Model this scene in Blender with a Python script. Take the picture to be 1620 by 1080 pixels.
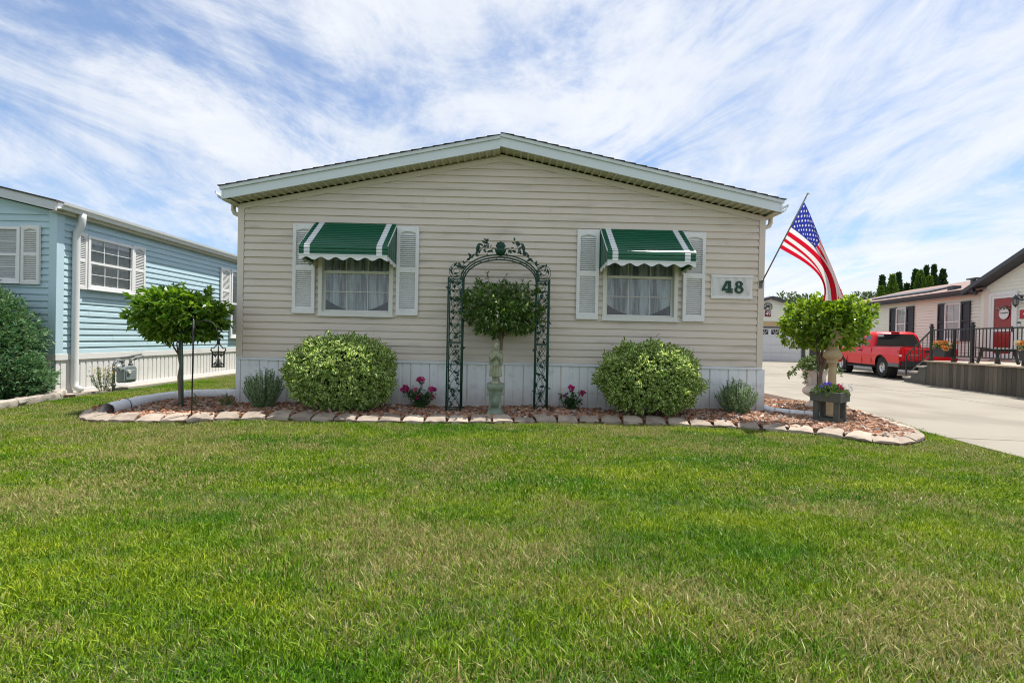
import bpy, math, random
import numpy as np
from mathutils import Vector, Matrix
R_ = math.radians
scene = bpy.context.scene
for o in list(bpy.data.objects): bpy.data.objects.remove(o)

# ------------------------------------------------------------------ camera
CAMP = Vector((0, 0, 1.18)); FPX = 765.0
CR = (Matrix.Rotation(R_(-0.75), 3, 'Z') @ Matrix.Rotation(R_(90 - 0.41), 3, 'X') @ Matrix.Rotation(R_(1.18), 3, 'Z'))
cd = bpy.data.cameras.new('camera'); cam = bpy.data.objects.new('camera', cd)
scene.collection.objects.link(cam); scene.camera = cam
cam.matrix_world = Matrix.Translation(CAMP) @ CR.to_4x4()
cd.sensor_fit = 'HORIZONTAL'; cd.sensor_width = 36; cd.lens = 36 * FPX / 1620
cd.clip_start = 0.05; cd.clip_end = 3000
def ray(px, py): return CR @ Vector(((px - 810) / FPX, -(py - 540) / FPX, -1))
def aty(px, py, Y): r = ray(px, py); return CAMP + r * (Y / r.y)
def atz(px, py, z=0.0): r = ray(px, py); return CAMP + r * ((z - CAMP.z) / r.z)
def atx(px, py, X): r = ray(px, py); return CAMP + r * (X / r.x)

# ------------------------------------------------------------------ sun and sky
SUN = Vector((0.33, 0.21, 1.0)).normalized()
sd = bpy.data.lights.new('sun', 'SUN'); so = bpy.data.objects.new('sun', sd); scene.collection.objects.link(so)
sd.energy = 3.1; sd.angle = R_(0.53); sd.color = (1.0, 0.955, 0.89)
so.rotation_euler = SUN.to_track_quat('Z', 'Y').to_euler(); so.location = (6, 4, 20)
world = bpy.data.worlds.new('World'); scene.world = world; world.use_nodes = True
wn, wl = world.node_tree.nodes, world.node_tree.links; wn.clear()
def N(nodes, t, **kw):
    n = nodes.new(t)
    for k, v in kw.items():
        if hasattr(n, k): setattr(n, k, v)
    return n
def mathn(nodes, links, op, a, b=None, clamp=False):
    m = nodes.new('ShaderNodeMath'); m.operation = op; m.use_clamp = clamp
    for i, v in enumerate((a, b)):
        if v is None: continue
        if isinstance(v, (int, float)): m.inputs[i].default_value = v
        else: links.new(v, m.inputs[i])
    return m.outputs[0]
sky = N(wn, 'ShaderNodeTexSky', sky_type='NISHITA', sun_disc=False)
sky.sun_elevation = math.asin(SUN.z); sky.sun_rotation = math.atan2(SUN.x, SUN.y)
sky.air_density = 1.0; sky.dust_density = 0.6; sky.ozone_density = 1.2; sky.altitude = 200
tc = N(wn, 'ShaderNodeTexCoord'); sx = N(wn, 'ShaderNodeSeparateXYZ'); wl.new(tc.outputs['Generated'], sx.inputs[0])
zz = mathn(wn, wl, 'ADD', mathn(wn, wl, 'MAXIMUM', sx.outputs[2], 0.0), 0.16)
cu = mathn(wn, wl, 'DIVIDE', sx.outputs[0], zz); cv = mathn(wn, wl, 'DIVIDE', sx.outputs[1], zz)
cc = N(wn, 'ShaderNodeCombineXYZ'); wl.new(cu, cc.inputs[0]); wl.new(cv, cc.inputs[1])
def cloudnoise(scale, sxy, rot, detail, rough, dist, off):
    mp = N(wn, 'ShaderNodeMapping'); mp.inputs['Scale'].default_value = (sxy[0], sxy[1], 1); mp.inputs['Rotation'].default_value = (0, 0, R_(rot)); mp.inputs['Location'].default_value = off
    wl.new(cc.outputs[0], mp.inputs[0]); t = N(wn, 'ShaderNodeTexNoise'); wl.new(mp.outputs[0], t.inputs['Vector'])
    t.inputs['Scale'].default_value = scale; t.inputs['Detail'].default_value = detail; t.inputs['Roughness'].default_value = rough; t.inputs['Distortion'].default_value = dist
    return t.outputs[0]
SKYOFF = (-5.2, 8.3, 0)
n1 = cloudnoise(0.55, (1.0, 0.78), 8, 12, 0.60, 1.2, SKYOFF)
n2 = cloudnoise(1.8, (1.0, 0.55), -18, 10, 0.68, 1.3, (7.3, 2.2, 0))
dens = mathn(wn, wl, 'ADD', mathn(wn, wl, 'MULTIPLY', n1, 0.68), mathn(wn, wl, 'MULTIPLY', n2, 0.46))
ramp = N(wn, 'ShaderNodeMapRange', interpolation_type='SMOOTHERSTEP'); wl.new(dens, ramp.inputs[0])
ramp.inputs[1].default_value = 0.405; ramp.inputs[2].default_value = 0.65; ramp.inputs[3].default_value = 0.12; ramp.inputs[4].default_value = 0.93
mixc = N(wn, 'ShaderNodeMix', data_type='RGBA'); wl.new(ramp.outputs[0], mixc.inputs[0]); 
skm = N(wn, 'ShaderNodeMix', data_type='RGBA', blend_type='MULTIPLY'); skm.inputs[0].default_value = 1.0
wl.new(sky.outputs[0], skm.inputs[6]); skm.inputs[7].default_value = (0.50, 0.60, 0.70, 1)
n3 = cloudnoise(1.5, (1.0, 0.5), 20, 9, 0.66, 1.2, (1.3, 5.2, 0))
cshade = N(wn, 'ShaderNodeMapRange'); wl.new(n3, cshade.inputs[0]); cshade.inputs[1].default_value = 0.3; cshade.inputs[2].default_value = 0.72
ccol = N(wn, 'ShaderNodeMix', data_type='RGBA'); wl.new(cshade.outputs[0], ccol.inputs[0]); ccol.inputs[6].default_value = (3.25, 3.5, 3.9, 1); ccol.inputs[7].default_value = (4.2, 4.25, 4.35, 1)
wl.new(skm.outputs[2], mixc.inputs[6]); wl.new(ccol.outputs[2], mixc.inputs[7])
bg = N(wn, 'ShaderNodeBackground'); bg.inputs[1].default_value = 0.10; wl.new(mixc.outputs[2], bg.inputs[0])
wo = N(wn, 'ShaderNodeOutputWorld'); wl.new(bg.outputs[0], wo.inputs[0])
vs = scene.view_settings; vs.view_transform = 'Standard'; vs.look = 'None'; vs.exposure = 1.30; vs.gamma = 1.0; vs.use_curve_mapping = False
scene.cycles.use_denoising = True; scene.cycles.filter_width = 1.1; scene.cycles.max_bounces = 8; scene.cycles.transparent_max_bounces = 12

# ------------------------------------------------------------------ materials
MATS = {}
def bsdf_of(m): return next(n for n in m.node_tree.nodes if n.type == 'BSDF_PRINCIPLED')
def mat(name, col, rough=0.55, var=0.12, scale=6.0, bump=0.0, bscale=60.0, metal=0.0, spec=0.4, objvar=0.0, dirt=None, stretch=(1, 1, 1), splash=None):
    if name in MATS: return MATS[name]
    m = bpy.data.materials.new(name); m.use_nodes = True; nt = m.node_tree; ns, ls = nt.nodes, nt.links
    b = bsdf_of(m); b.inputs['Roughness'].default_value = rough; b.inputs['Metallic'].default_value = metal; b.inputs['Specular IOR Level'].default_value = spec
    g = N(ns, 'ShaderNodeNewGeometry'); mp = N(ns, 'ShaderNodeMapping'); mp.inputs['Scale'].default_value = stretch; ls.new(g.outputs['Position'], mp.inputs[0])
    t = N(ns, 'ShaderNodeTexNoise'); t.inputs['Scale'].default_value = scale; t.inputs['Detail'].default_value = 6; t.inputs['Roughness'].default_value = 0.65; ls.new(mp.outputs[0], t.inputs['Vector'])
    mx = N(ns, 'ShaderNodeMix', data_type='RGBA'); ls.new(t.outputs[0], mx.inputs[0])
    mx.inputs[6].default_value = tuple(c * (1 - 2 * var) for c in col) + (1,); mx.inputs[7].default_value = tuple(min(1, c * (1 + 2 * var)) for c in col) + (1,)
    out = mx.outputs[2]
    if dirt:
        t2 = N(ns, 'ShaderNodeTexNoise'); t2.inputs['Scale'].default_value = dirt[1]; t2.inputs['Detail'].default_value = 8; ls.new(mp.outputs[0], t2.inputs['Vector'])
        r2 = N(ns, 'ShaderNodeMapRange'); r2.inputs[1].default_value = dirt[2]; r2.inputs[2].default_value = dirt[2] + 0.18; ls.new(t2.outputs[0], r2.inputs[0])
        r2.inputs[4].default_value = dirt[3]
        m2 = N(ns, 'ShaderNodeMix', data_type='RGBA'); ls.new(r2.outputs[0], m2.inputs[0]); ls.new(out, m2.inputs[6]); m2.inputs[7].default_value = dirt[0] + (1,); out = m2.outputs[2]
    if objvar:
        oi = N(ns, 'ShaderNodeObjectInfo'); hv = N(ns, 'ShaderNodeHueSaturation'); ls.new(out, hv.inputs['Color'])
        ls.new(mathn(ns, ls, 'ADD', mathn(ns, ls, 'MULTIPLY', oi.outputs['Random'], 2 * objvar), 1 - objvar), hv.inputs['Value']); out = hv.outputs[0]
    if splash:      # soil thrown up from the bed, ragged upper edge
        sz = N(ns, 'ShaderNodeSeparateXYZ'); ls.new(g.outputs['Position'], sz.inputs[0]); t4 = N(ns, 'ShaderNodeTexNoise'); t4.inputs['Scale'].default_value = 9; t4.inputs['Detail'].default_value = 7; ls.new(g.outputs['Position'], t4.inputs['Vector'])
        r4 = N(ns, 'ShaderNodeMapRange'); r4.inputs[1].default_value = 0.34; r4.inputs[2].default_value = 0.02; ls.new(mathn(ns, ls, 'SUBTRACT', sz.outputs[2], mathn(ns, ls, 'MULTIPLY', t4.outputs[0], 0.22)), r4.inputs[0]); r4.inputs[4].default_value = 0.55
        m4 = N(ns, 'ShaderNodeMix', data_type='RGBA'); ls.new(r4.outputs[0], m4.inputs[0]); ls.new(out, m4.inputs[6]); m4.inputs[7].default_value = splash + (1,); out = m4.outputs[2]
    ls.new(out, b.inputs['Base Color'])
    if bump:
        t3 = N(ns, 'ShaderNodeTexNoise'); t3.inputs['Scale'].default_value = bscale; t3.inputs['Detail'].default_value = 5; ls.new(mp.outputs[0], t3.inputs['Vector'])
        bp = N(ns, 'ShaderNodeBump'); bp.inputs['Strength'].default_value = bump; bp.inputs['Distance'].default_value = 0.01; ls.new(t3.outputs[0], bp.inputs['Height']); ls.new(bp.outputs[0], b.inputs['Normal'])
    MATS[name] = m; return m
def leafmat(name, cols, rough=0.45, trans=0.3, margin=None, pos_scale=0, spec=0.35):
    """leaf material: colour picked per leaf from the list, cream margin if asked"""
    if name in MATS: return MATS[name]
    m = bpy.data.materials.new(name); m.use_nodes = True; ns, ls = m.node_tree.nodes, m.node_tree.links
    b = bsdf_of(m); g = N(ns, 'ShaderNodeNewGeometry'); cr = N(ns, 'ShaderNodeValToRGB'); ls.new(g.outputs['Random Per Island'], cr.inputs[0])
    el = cr.color_ramp.elements
    while len(el) < len(cols): el.new(0.5)
    for i, c in enumerate(cols): el[i].position = i / max(1, len(cols) - 1); el[i].color = c + (1,)
    out = cr.outputs[0]
    if margin:
        uv = N(ns, 'ShaderNodeUVMap'); uv.uv_map = 'UVMap'; s = N(ns, 'ShaderNodeSeparateXYZ'); ls.new(uv.outputs[0], s.inputs[0])
        a = mathn(ns, ls, 'ABSOLUTE', mathn(ns, ls, 'SUBTRACT', s.outputs[0], 0.5))
        mr = N(ns, 'ShaderNodeMapRange'); mr.inputs[1].default_value = 0.17; mr.inputs[2].default_value = 0.31; ls.new(a, mr.inputs[0])
        mx = N(ns, 'ShaderNodeMix', data_type='RGBA'); ls.new(mr.outputs[0], mx.inputs[0]); ls.new(out, mx.inputs[6]); mx.inputs[7].default_value = margin + (1,); out = mx.outputs[2]
    ls.new(out, b.inputs['Base Color']); b.inputs['Roughness'].default_value = rough; b.inputs['Specular IOR Level'].default_value = spec
    if trans:
        tr = N(ns, 'ShaderNodeBsdfTranslucent'); hs = N(ns, 'ShaderNodeHueSaturation'); hs.inputs['Hue'].default_value = 0.48; hs.inputs['Saturation'].default_value = 1.1; hs.inputs['Value'].default_value = 1.5
        ls.new(out, hs.inputs['Color']); ls.new(hs.outputs[0], tr.inputs[0]); ms = N(ns, 'ShaderNodeMixShader'); ms.inputs[0].default_value = trans
        ls.new(b.outputs[0], ms.inputs[1]); ls.new(tr.outputs[0], ms.inputs[2])
        o = next(n for n in ns if n.type == 'OUTPUT_MATERIAL'); ls.new(ms.outputs[0], o.inputs[0])
    MATS[name] = m; return m

# ------------------------------------------------------------------ mesh helpers
COL = scene.collection
class MB:
    def __init__(s): s.v = []; s.f = []; s.m = []; s.uv = None
    def add(s, vs, fs, mi=0):
        n = len(s.v); s.v.extend([tuple(x) for x in vs]); s.f.extend([tuple(i + n for i in f) for f in fs]); s.m.extend([mi] * len(fs)); return s
    def box(s, x0, x1, y0, y1, z0, z1, mi=0):
        vs = [(x, y, z) for z in (z0, z1) for y in (y0, y1) for x in (x0, x1)]
        return s.add(vs, [(0, 2, 3, 1), (4, 5, 7, 6), (0, 1, 5, 4), (2, 6, 7, 3), (0, 4, 6, 2), (1, 3, 7, 5)], mi)
    def obox(s, O, a, b, c, mi=0):
        """box from corner O along vectors a, b, c"""
        O, a, b, c = map(Vector, (O, a, b, c))
        if a.cross(b).dot(c) < 0: O, a = O + a, -a
        vs = [O + a * i + b * j + c * k for k in (0, 1) for j in (0, 1) for i in (0, 1)]
        return s.add(vs, [(0, 2, 3, 1), (4, 5, 7, 6), (0, 1, 5, 4), (2, 6, 7, 3), (0, 4, 6, 2), (1, 3, 7, 5)], mi)
    def bar(s, p, q, w, h, up=(0, 0, 1), mi=0):
        p, q = Vector(p), Vector(q); d = (q - p); up = Vector(up); sd_ = d.cross(up).normalized() * w; u2 = sd_.cross(d).normalized() * h
        return s.obox(p - sd_ / 2 - u2 / 2, d, sd_, u2, mi)
    def tube(s, pts, r, seg=8, caps=True, mi=0):
        pts = [Vector(p) for p in pts]; n = len(pts); rs = r if hasattr(r, '__len__') else [r] * n
        t0 = (pts[1] - pts[0]).normalized(); ref = Vector((0, 0, 1)) if abs(t0.z) < 0.9 else Vector((1, 0, 0))
        nrm = t0.cross(ref).normalized(); vs = []
        for i, p in enumerate(pts):
            t = (pts[min(i + 1, n - 1)] - pts[max(i - 1, 0)]).normalized(); nrm = (nrm - t * nrm.dot(t))
            nrm = nrm.normalized() if nrm.length > 1e-6 else t.orthogonal().normalized(); bn = t.cross(nrm)
            for k in range(seg):
                a = 2 * math.pi * k / seg; vs.append(p + (nrm * math.cos(a) + bn * math.sin(a)) * rs[i])
        fs = [(i * seg + k, i * seg + (k + 1) % seg, (i + 1) * seg + (k + 1) % seg, (i + 1) * seg + k) for i in range(n - 1) for k in range(seg)]
        if caps: fs += [tuple(range(seg))[::-1], tuple((n - 1) * seg + k for k in range(seg))]
        return s.add(vs, fs, mi)
    def lathe(s, prof, c=(0, 0, 0), seg=20, mi=0, fn=None, caps=True):
        vs = []
        for r, z in prof:
            for k in range(seg):
                a = 2 * math.pi * k / seg; rr = fn(a, z, r) if fn else r
                vs.append((c[0] + rr * math.cos(a), c[1] + rr * math.sin(a), c[2] + z))
        n = len(prof); fs = [(i * seg + k, i * seg + (k + 1) % seg, (i + 1) * seg + (k + 1) % seg, (i + 1) * seg + k) for i in range(n - 1) for k in range(seg)]
        if caps: fs += [tuple(range(seg))[::-1], tuple((n - 1) * seg + k for k in range(seg))]
        return s.add(vs, fs, mi)
    def prism(s, poly, O, u, v, w, mi=0):
        """2d polygon (a,b) -> O + a*u + b*v, extruded by vector w"""
        O, u, v, w = map(Vector, (O, u, v, w)); n = len(poly)
        A = [O + u * a + v * b for a, b in poly]; vs = A + [p + w for p in A]
        if u.cross(v).dot(w) > 0: fs = [tuple(range(n))[::-1], tuple(range(n, 2 * n))] + [(i, (i + 1) % n, n + (i + 1) % n, n + i) for i in range(n)]
        else: fs = [tuple(range(n)), tuple(range(n, 2 * n))[::-1]] + [((i + 1) % n, i, n + i, n + (i + 1) % n) for i in range(n)]
        return s.add(vs, fs, mi)
    def ball(s, c, r, seg=12, rings=8, mi=0):
        rx, ry, rz = r if hasattr(r, '__len__') else (r, r, r); vs = []; c = Vector(c)
        for i in range(rings + 1):
            t = math.pi * i / rings
            for k in range(seg): a = 2 * math.pi * k / seg; vs.append((c.x + rx * math.sin(t) * math.cos(a), c.y + ry * math.sin(t) * math.sin(a), c.z - rz * math.cos(t)))
        return s.add(vs, [(i * seg + k, i * seg + (k + 1) % seg, (i + 1) * seg + (k + 1) % seg, (i + 1) * seg + k) for i in range(rings) for k in range(seg)], mi)
    def xform(s, M): s.v = [tuple(M @ Vector(p)) for p in s.v]; return s

def frame_of(o):
    while o.parent: o = o.parent
    return Matrix.Translation(o.location) @ o.rotation_euler.to_matrix().to_4x4()
def obj(name, mb, mats, parent=None, smooth=False, world=True, bevel=0.0, auto=None):
    """one mesh object; coordinates are world ones unless world=False (then the frame of the thing)"""
    v = np.array(mb.v, dtype=np.float64).reshape(-1, 3)
    if parent is not None and world:
        Mi = np.array(frame_of(parent).inverted()); v = v @ Mi[:3, :3].T + Mi[:3, 3]
    me = bpy.data.meshes.new(name); me.from_pydata(v.tolist(), [], mb.f)
    if not isinstance(mats, (list, tuple)): mats = [mats]
    for m in mats: me.materials.append(m)
    if len(mats) > 1: me.polygons.foreach_set('material_index', mb.m)
    if smooth or auto: me.polygons.foreach_set('use_smooth', [True] * len(me.polygons))
    if mb.uv is not None:
        l = me.uv_layers.new(name='UVMap'); l.data.foreach_set('uv', np.asarray(mb.uv, dtype=np.float32).ravel())
    if auto: me.set_sharp_from_angle(angle=R_(auto))
    me.update(); o = bpy.data.objects.new(name, me); COL.objects.link(o)
    if parent is not None: o.parent = parent
    if bevel:
        b = o.modifiers.new('bevel', 'BEVEL'); b.width = bevel; b.segments = 2; b.limit_method = 'ANGLE'; b.angle_limit = R_(40)
    return o
def tag(o, label=None, cat=None, group=None, kind=None):
    if label: o['label'] = label
    if cat: o['category'] = cat
    if group: o['group'] = group
    if kind: o['kind'] = kind
    return o
def thing(name, label, cat, loc=(0, 0, 0), rz=0.0, group=None):
    o = bpy.data.objects.new(name, None); o.empty_display_size = 0.2; COL.objects.link(o); o.location = loc; o.rotation_euler = (0, 0, rz)
    return tag(o, label, cat, group)
def share(name, src, parent, loc=(0, 0, 0), rot=(0, 0, 0), scale=(1, 1, 1)):
    o = bpy.data.objects.new(name, src.data); COL.objects.link(o); o.parent = parent; o.location = loc; o.rotation_euler = rot; o.scale = scale; return o
def npmesh(v, f, uv=None):
    m = MB(); m.v = v.tolist() if hasattr(v, 'tolist') else v; m.f = f.tolist() if hasattr(f, 'tolist') else f; m.m = [0] * len(m.f); m.uv = uv; return m
def unit(a): return a / np.maximum(np.linalg.norm(a, axis=1, keepdims=True), 1e-9)
def leafmesh(pos, d, length, wid, rng, fold=0.25, up=None, curl=0.0):
    """leaves of four corners, folded along the midrib; uv.x runs across the leaf"""
    n = len(pos); d = unit(d); ref = unit(rng.normal(size=(n, 3))) if up is None else unit(up + rng.normal(size=(n, 3)) * 0.45)
    side = unit(np.cross(d, ref)); nr = np.cross(side, d); L = np.broadcast_to(length, (n,))[:, None]; W = np.broadcast_to(wid, (n,))[:, None]
    base = pos; tip = pos + d * L - nr * L * curl; mid = pos + d * L * 0.45
    l = mid + side * W * 0.5 + nr * W * fold; r = mid - side * W * 0.5 + nr * W * fold
    v = np.stack([base, r, tip, l], 1).reshape(-1, 3); i = np.arange(n)[:, None] * 4
    f = np.concatenate([i + np.array([[0, 1, 2]]), i + np.array([[0, 2, 3]])], 1).reshape(-1, 3)
    uv = np.tile(np.array([[.5, 0], [1, .5], [.5, 1], [.5, 0], [.5, 1], [0, .5]]), (n, 1))
    return npmesh(v, f, uv)
def crown_points(c, r, n, seed, lumps=26, lr=0.36, low=-1.0, top=1.0, fill=0.12):
    """points spread over many uneven clumps that together fill an ellipsoid; returns points and outward directions"""
    rng = np.random.default_rng(seed); c = np.array(c); r = np.array(r)
    k = np.arange(lumps); zz_ = 1 - 2 * (k + .5) / lumps; a = k * 2.39996 + rng.uniform(0, 6)
    lc = np.stack([np.sqrt(1 - zz_**2) * np.cos(a), np.sqrt(1 - zz_**2) * np.sin(a), zz_], 1) * rng.uniform(0.55, 0.82, (lumps, 1))
    lrad = rng.uniform(lr * 0.7, lr * 1.25, lumps); w = lrad**2 / (lrad**2).sum()
    idx = rng.choice(lumps, n, p=w); q = unit(rng.normal(size=(n, 3))); rad = rng.uniform(0.55, 1.05, (n, 1)) ** 0.6
    p = lc[idx] + q * rad * lrad[idx][:, None]
    m = rng.random(n) < fill; p[m] = unit(rng.normal(size=(m.sum(), 3))) * rng.uniform(0.1, 0.7, (m.sum(), 1))
    keep = (p[:, 2] > low) & (p[:, 2] < top); p = p[keep]; q = q[keep]
    return c + p * r, unit(unit(p) * 0.7 + q * 0.6), rng
# ================================================================== GROUND
def inpoly(x, y, poly):
    x = np.asarray(x); y = np.asarray(y); c = np.zeros(x.shape, bool); n = len(poly)
    for i in range(n):
        x0, y0 = poly[i]; x1, y1 = poly[(i + 1) % n]
        if y0 == y1: continue
        c ^= ((y0 > y) != (y1 > y)) & (x < (x1 - x0) * (y - y0) / (y1 - y0) + x0)
    return c
def resample(pts, step):
    P = np.array(pts, float); d = np.r_[0, np.cumsum(np.linalg.norm(np.diff(P, axis=0), axis=1))]; t = np.arange(0, d[-1], step)
    return np.stack([np.interp(t, d, P[:, 0]), np.interp(t, d, P[:, 1])], 1)
def smooth_path(pts, step=0.06, k=9):
    q = resample(pts, step); pad = np.pad(q, ((k, k), (0, 0)), 'edge'); ker = np.ones(2 * k + 1) / (2 * k + 1)
    return np.stack([np.convolve(pad[:, i], ker, 'valid') for i in range(2)], 1)
def lawn_material():
    m = bpy.data.materials.new('lawn_soil'); m.use_nodes = True; ns, ls = m.node_tree.nodes, m.node_tree.links; b = bsdf_of(m)
    g = N(ns, 'ShaderNodeNewGeometry'); t = N(ns, 'ShaderNodeTexNoise'); t.inputs['Scale'].default_value = 0.8; t.inputs['Detail'].default_value = 10; ls.new(g.outputs['Position'], t.inputs['Vector'])
    t2 = N(ns, 'ShaderNodeTexNoise'); t2.inputs['Scale'].default_value = 40; t2.inputs['Detail'].default_value = 6; ls.new(g.outputs['Position'], t2.inputs['Vector'])
    a = N(ns, 'ShaderNodeMix', data_type='RGBA'); ls.new(t.outputs[0], a.inputs[0]); a.inputs[6].default_value = (0.05, 0.085, 0.018, 1); a.inputs[7].default_value = (0.11, 0.13, 0.04, 1)
    c = N(ns, 'ShaderNodeMix', data_type='RGBA', blend_type='MULTIPLY'); c.inputs[0].default_value = 0.8; ls.new(a.outputs[2], c.inputs[6]); ls.new(t2.outputs[0], c.inputs[7])
    ls.new(c.outputs[2], b.inputs['Base Color']); b.inputs['Roughness'].default_value = 0.9; return m
lawnm = lawn_material()
gm = MB(); G = 900
gm.add([(-G, -G, 0), (G, -G, 0), (G, G, 0), (-G, G, 0)], [(0, 1, 2, 3)])
tag(obj('lawn', gm, lawnm), kind='structure')

bedfront_px = [(175, 641), (150, 647), (128, 655), (122, 661), (130, 666), (155, 668.4), (205, 667.6), (299, 667.6), (341, 666), (424, 662.5), (489, 664.7), (560, 667.4), (632, 668.3), (706, 669.5), (790, 669), (880, 667.5), (1000, 669.8), (1119, 675), (1190, 678), (1287, 686.7), (1321, 691), (1369, 699.6), (1413, 705), (1445, 703), (1463, 697), (1465, 689), (1440, 677), (1400, 664), (1343, 648)]
bedpath = smooth_path([tuple(atz(x, y, 0.02))[:2] for x, y in bedfront_px], 0.06, 4)
bedpoly = [tuple(p) for p in bedpath] + [(6.0, 9.0), (5.95, 12.5), (4.16, 12.5), (4.16, 7.85), (-4.3, 7.85), (-4.3, 8.62), (-5.4, 8.62), (-5.9, 8.2)]
bedin = bedpath + 0.0
# mulch surface: gentle mound
def bed_h(x, y):
    return 0.055 + 0.02 * np.sin(x * 2.1 + 0.5) * np.cos(y * 1.7)
bm_ = MB(); bm_.prism([tuple(p) for p in bedpoly], (0, 0, -0.05), (1, 0, 0), (0, 1, 0), (0, 0, 0.085))
tag(obj('flower_bed', bm_, mat('mulch_soil', (0.085, 0.05, 0.033), 0.95, 0.35, 30, 0.8, 60)), kind='structure')

# chips of red and grey stone mulch
def chips():
    rng = np.random.default_rng(4); n = 120000
    x = rng.uniform(-6.2, 6.3, n); y = rng.uniform(5.4, 9.3, n)
    keep = inpoly(x, y, bedpoly) & ~((y > 7.95) & (x > -4.35) & (x < 4.2)); x = x[keep]; y = y[keep]
    d = np.min(np.hypot(x[:, None] - bedpath[None, ::3, 0], y[:, None] - bedpath[None, ::3, 1]), axis=1); k = d > 0.14; x, y = x[k], y[k]; n = len(x)
    z = bed_h(x, y) + rng.uniform(-0.012, 0.028, n)
    s = rng.lognormal(math.log(0.0155), 0.33, n); dim = np.stack([s * rng.uniform(0.9, 1.9, n), s * rng.uniform(0.7, 1.1, n), s * rng.uniform(0.25, 0.6, n)], 1)
    base = np.array([(-1, -1, -1), (1, -1, -1), (1, 1, -1), (-1, 1, -1), (-.7, -.7, 1), (.7, -.7, 1), (.7, .7, 1), (-.7, .7, 1)], float)
    v = base[None] * dim[:, None, :] * rng.uniform(0.72, 1.2, (n, 8, 3))
    a = rng.uniform(0, 6.28, n); tl = rng.normal(0, 0.35, n); t2 = rng.normal(0, 0.35, n)
    def rot(v, ax, ang):
        c, s_ = np.cos(ang)[:, None], np.sin(ang)[:, None]; i, j = [(1, 2), (2, 0), (0, 1)][ax]; o = v.copy(); o[:, :, i] = v[:, :, i] * c - v[:, :, j] * s_; o[:, :, j] = v[:, :, i] * s_ + v[:, :, j] * c; return o
    v = rot(rot(rot(v, 0, tl), 1, t2), 2, a) + np.stack([x, y, z], 1)[:, None, :]
    f = np.array([(0, 3, 2, 1), (4, 5, 6, 7), (0, 1, 5, 4), (1, 2, 6, 5), (2, 3, 7, 6), (3, 0, 4, 7)]); F = (np.arange(n)[:, None, None] * 8 + f[None]).reshape(-1, 4)
    cm = leafmat('mulch_chips', [(0.045, 0.028, 0.02), (0.14, 0.066, 0.036), (0.33, 0.13, 0.06), (0.20, 0.11, 0.07), (0.42, 0.20, 0.10), (0.36, 0.25, 0.18), (0.25, 0.12, 0.07), (0.52, 0.45, 0.39), (0.11, 0.085, 0.07)], 0.85, 0)
    tag(obj('mulch', npmesh(v.reshape(-1, 3), F), cm), 'loose red brown and grey mulch chips covering the bed before the house', 'mulch', kind='stuff')
chips()

# edging stones round the bed
stone_m = mat('edging_stone', (0.35, 0.288, 0.23), 0.92, 0.16, 9, 0.55, 90, objvar=0.22, dirt=((0.17, 0.14, 0.115), 5.0, 0.5, 0.75))
edge = thing('stone_edging', 'curved row of tan concrete edging stones between mulch bed and lawn', 'edging', tuple(atz(790, 668, 0)))
def stone_mesh(seed):
    r = random.Random(seed); m = MB(); nx, ny = 4, 3; top = []; W, D, H = 0.282, 0.245, 0.10
    for j in range(ny + 1):
        for i in range(nx + 1):
            t = j / ny; w = W * (1 - 0.24 * t); x = (i / nx - .5) * w + (0 if 0 < i < nx else r.uniform(-.006, .006)); y = t * D + r.uniform(-.008, .008)
            z = H * (0.66 + 0.34 * min(1, t * 1.5)) + r.uniform(-.006, .006); z -= (0.014 if j == 0 else 0) + (0.008 if i in (0, nx) else 0); top.append((x, y, z))
    m.add(top, [(j * (nx + 1) + i, j * (nx + 1) + i + 1, (j + 1) * (nx + 1) + i + 1, (j + 1) * (nx + 1) + i) for j in range(ny) for i in range(nx)])
    ring = [i for i in range(nx + 1)] + [(j * (nx + 1) + nx) for j in range(1, ny + 1)] + [ny * (nx + 1) + i for i in range(nx - 1, -1, -1)] + [j * (nx + 1) for j in range(ny - 1, 0, -1)]
    b0 = len(m.v); m.v += [(m.v[i][0] * 1.03, m.v[i][1] - (0.012 if k < nx + 1 else 0), -0.05) for k, i in enumerate(ring)]; n = len(ring)
    for k in range(n): m.f.append((ring[k], b0 + k, b0 + (k + 1) % n, ring[(k + 1) % n])); m.m.append(0)
    return m
protos = []
sp = resample(bedpath, 0.305); rs = random.Random(2)
for i in range(len(sp)):
    p = sp[i]; q = sp[min(i + 1, len(sp) - 1)] if i + 1 < len(sp) else sp[i] + (sp[i] - sp[i - 1]); t = q - p; L = np.hypot(*t); t = t / L; c = (p + q) / 2
    ang = math.atan2(t[1], t[0])
    if i < 6: o = obj('edging_stone', stone_mesh(i), stone_m, edge, world=False, auto=50); protos.append(o)
    else: o = share('edging_stone', protos[rs.randrange(6)], edge)
    o.location = Vector((c[0], c[1], 0.0)) - edge.location + Vector((0, 0, rs.uniform(-0.012, 0.006))); o.rotation_euler = (rs.uniform(-.03, .03), rs.uniform(-.03, .03), ang + rs.uniform(-.05, .05)); o.scale = (rs.uniform(.97, 1.03), rs.uniform(.92, 1.05), 1)

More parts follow.
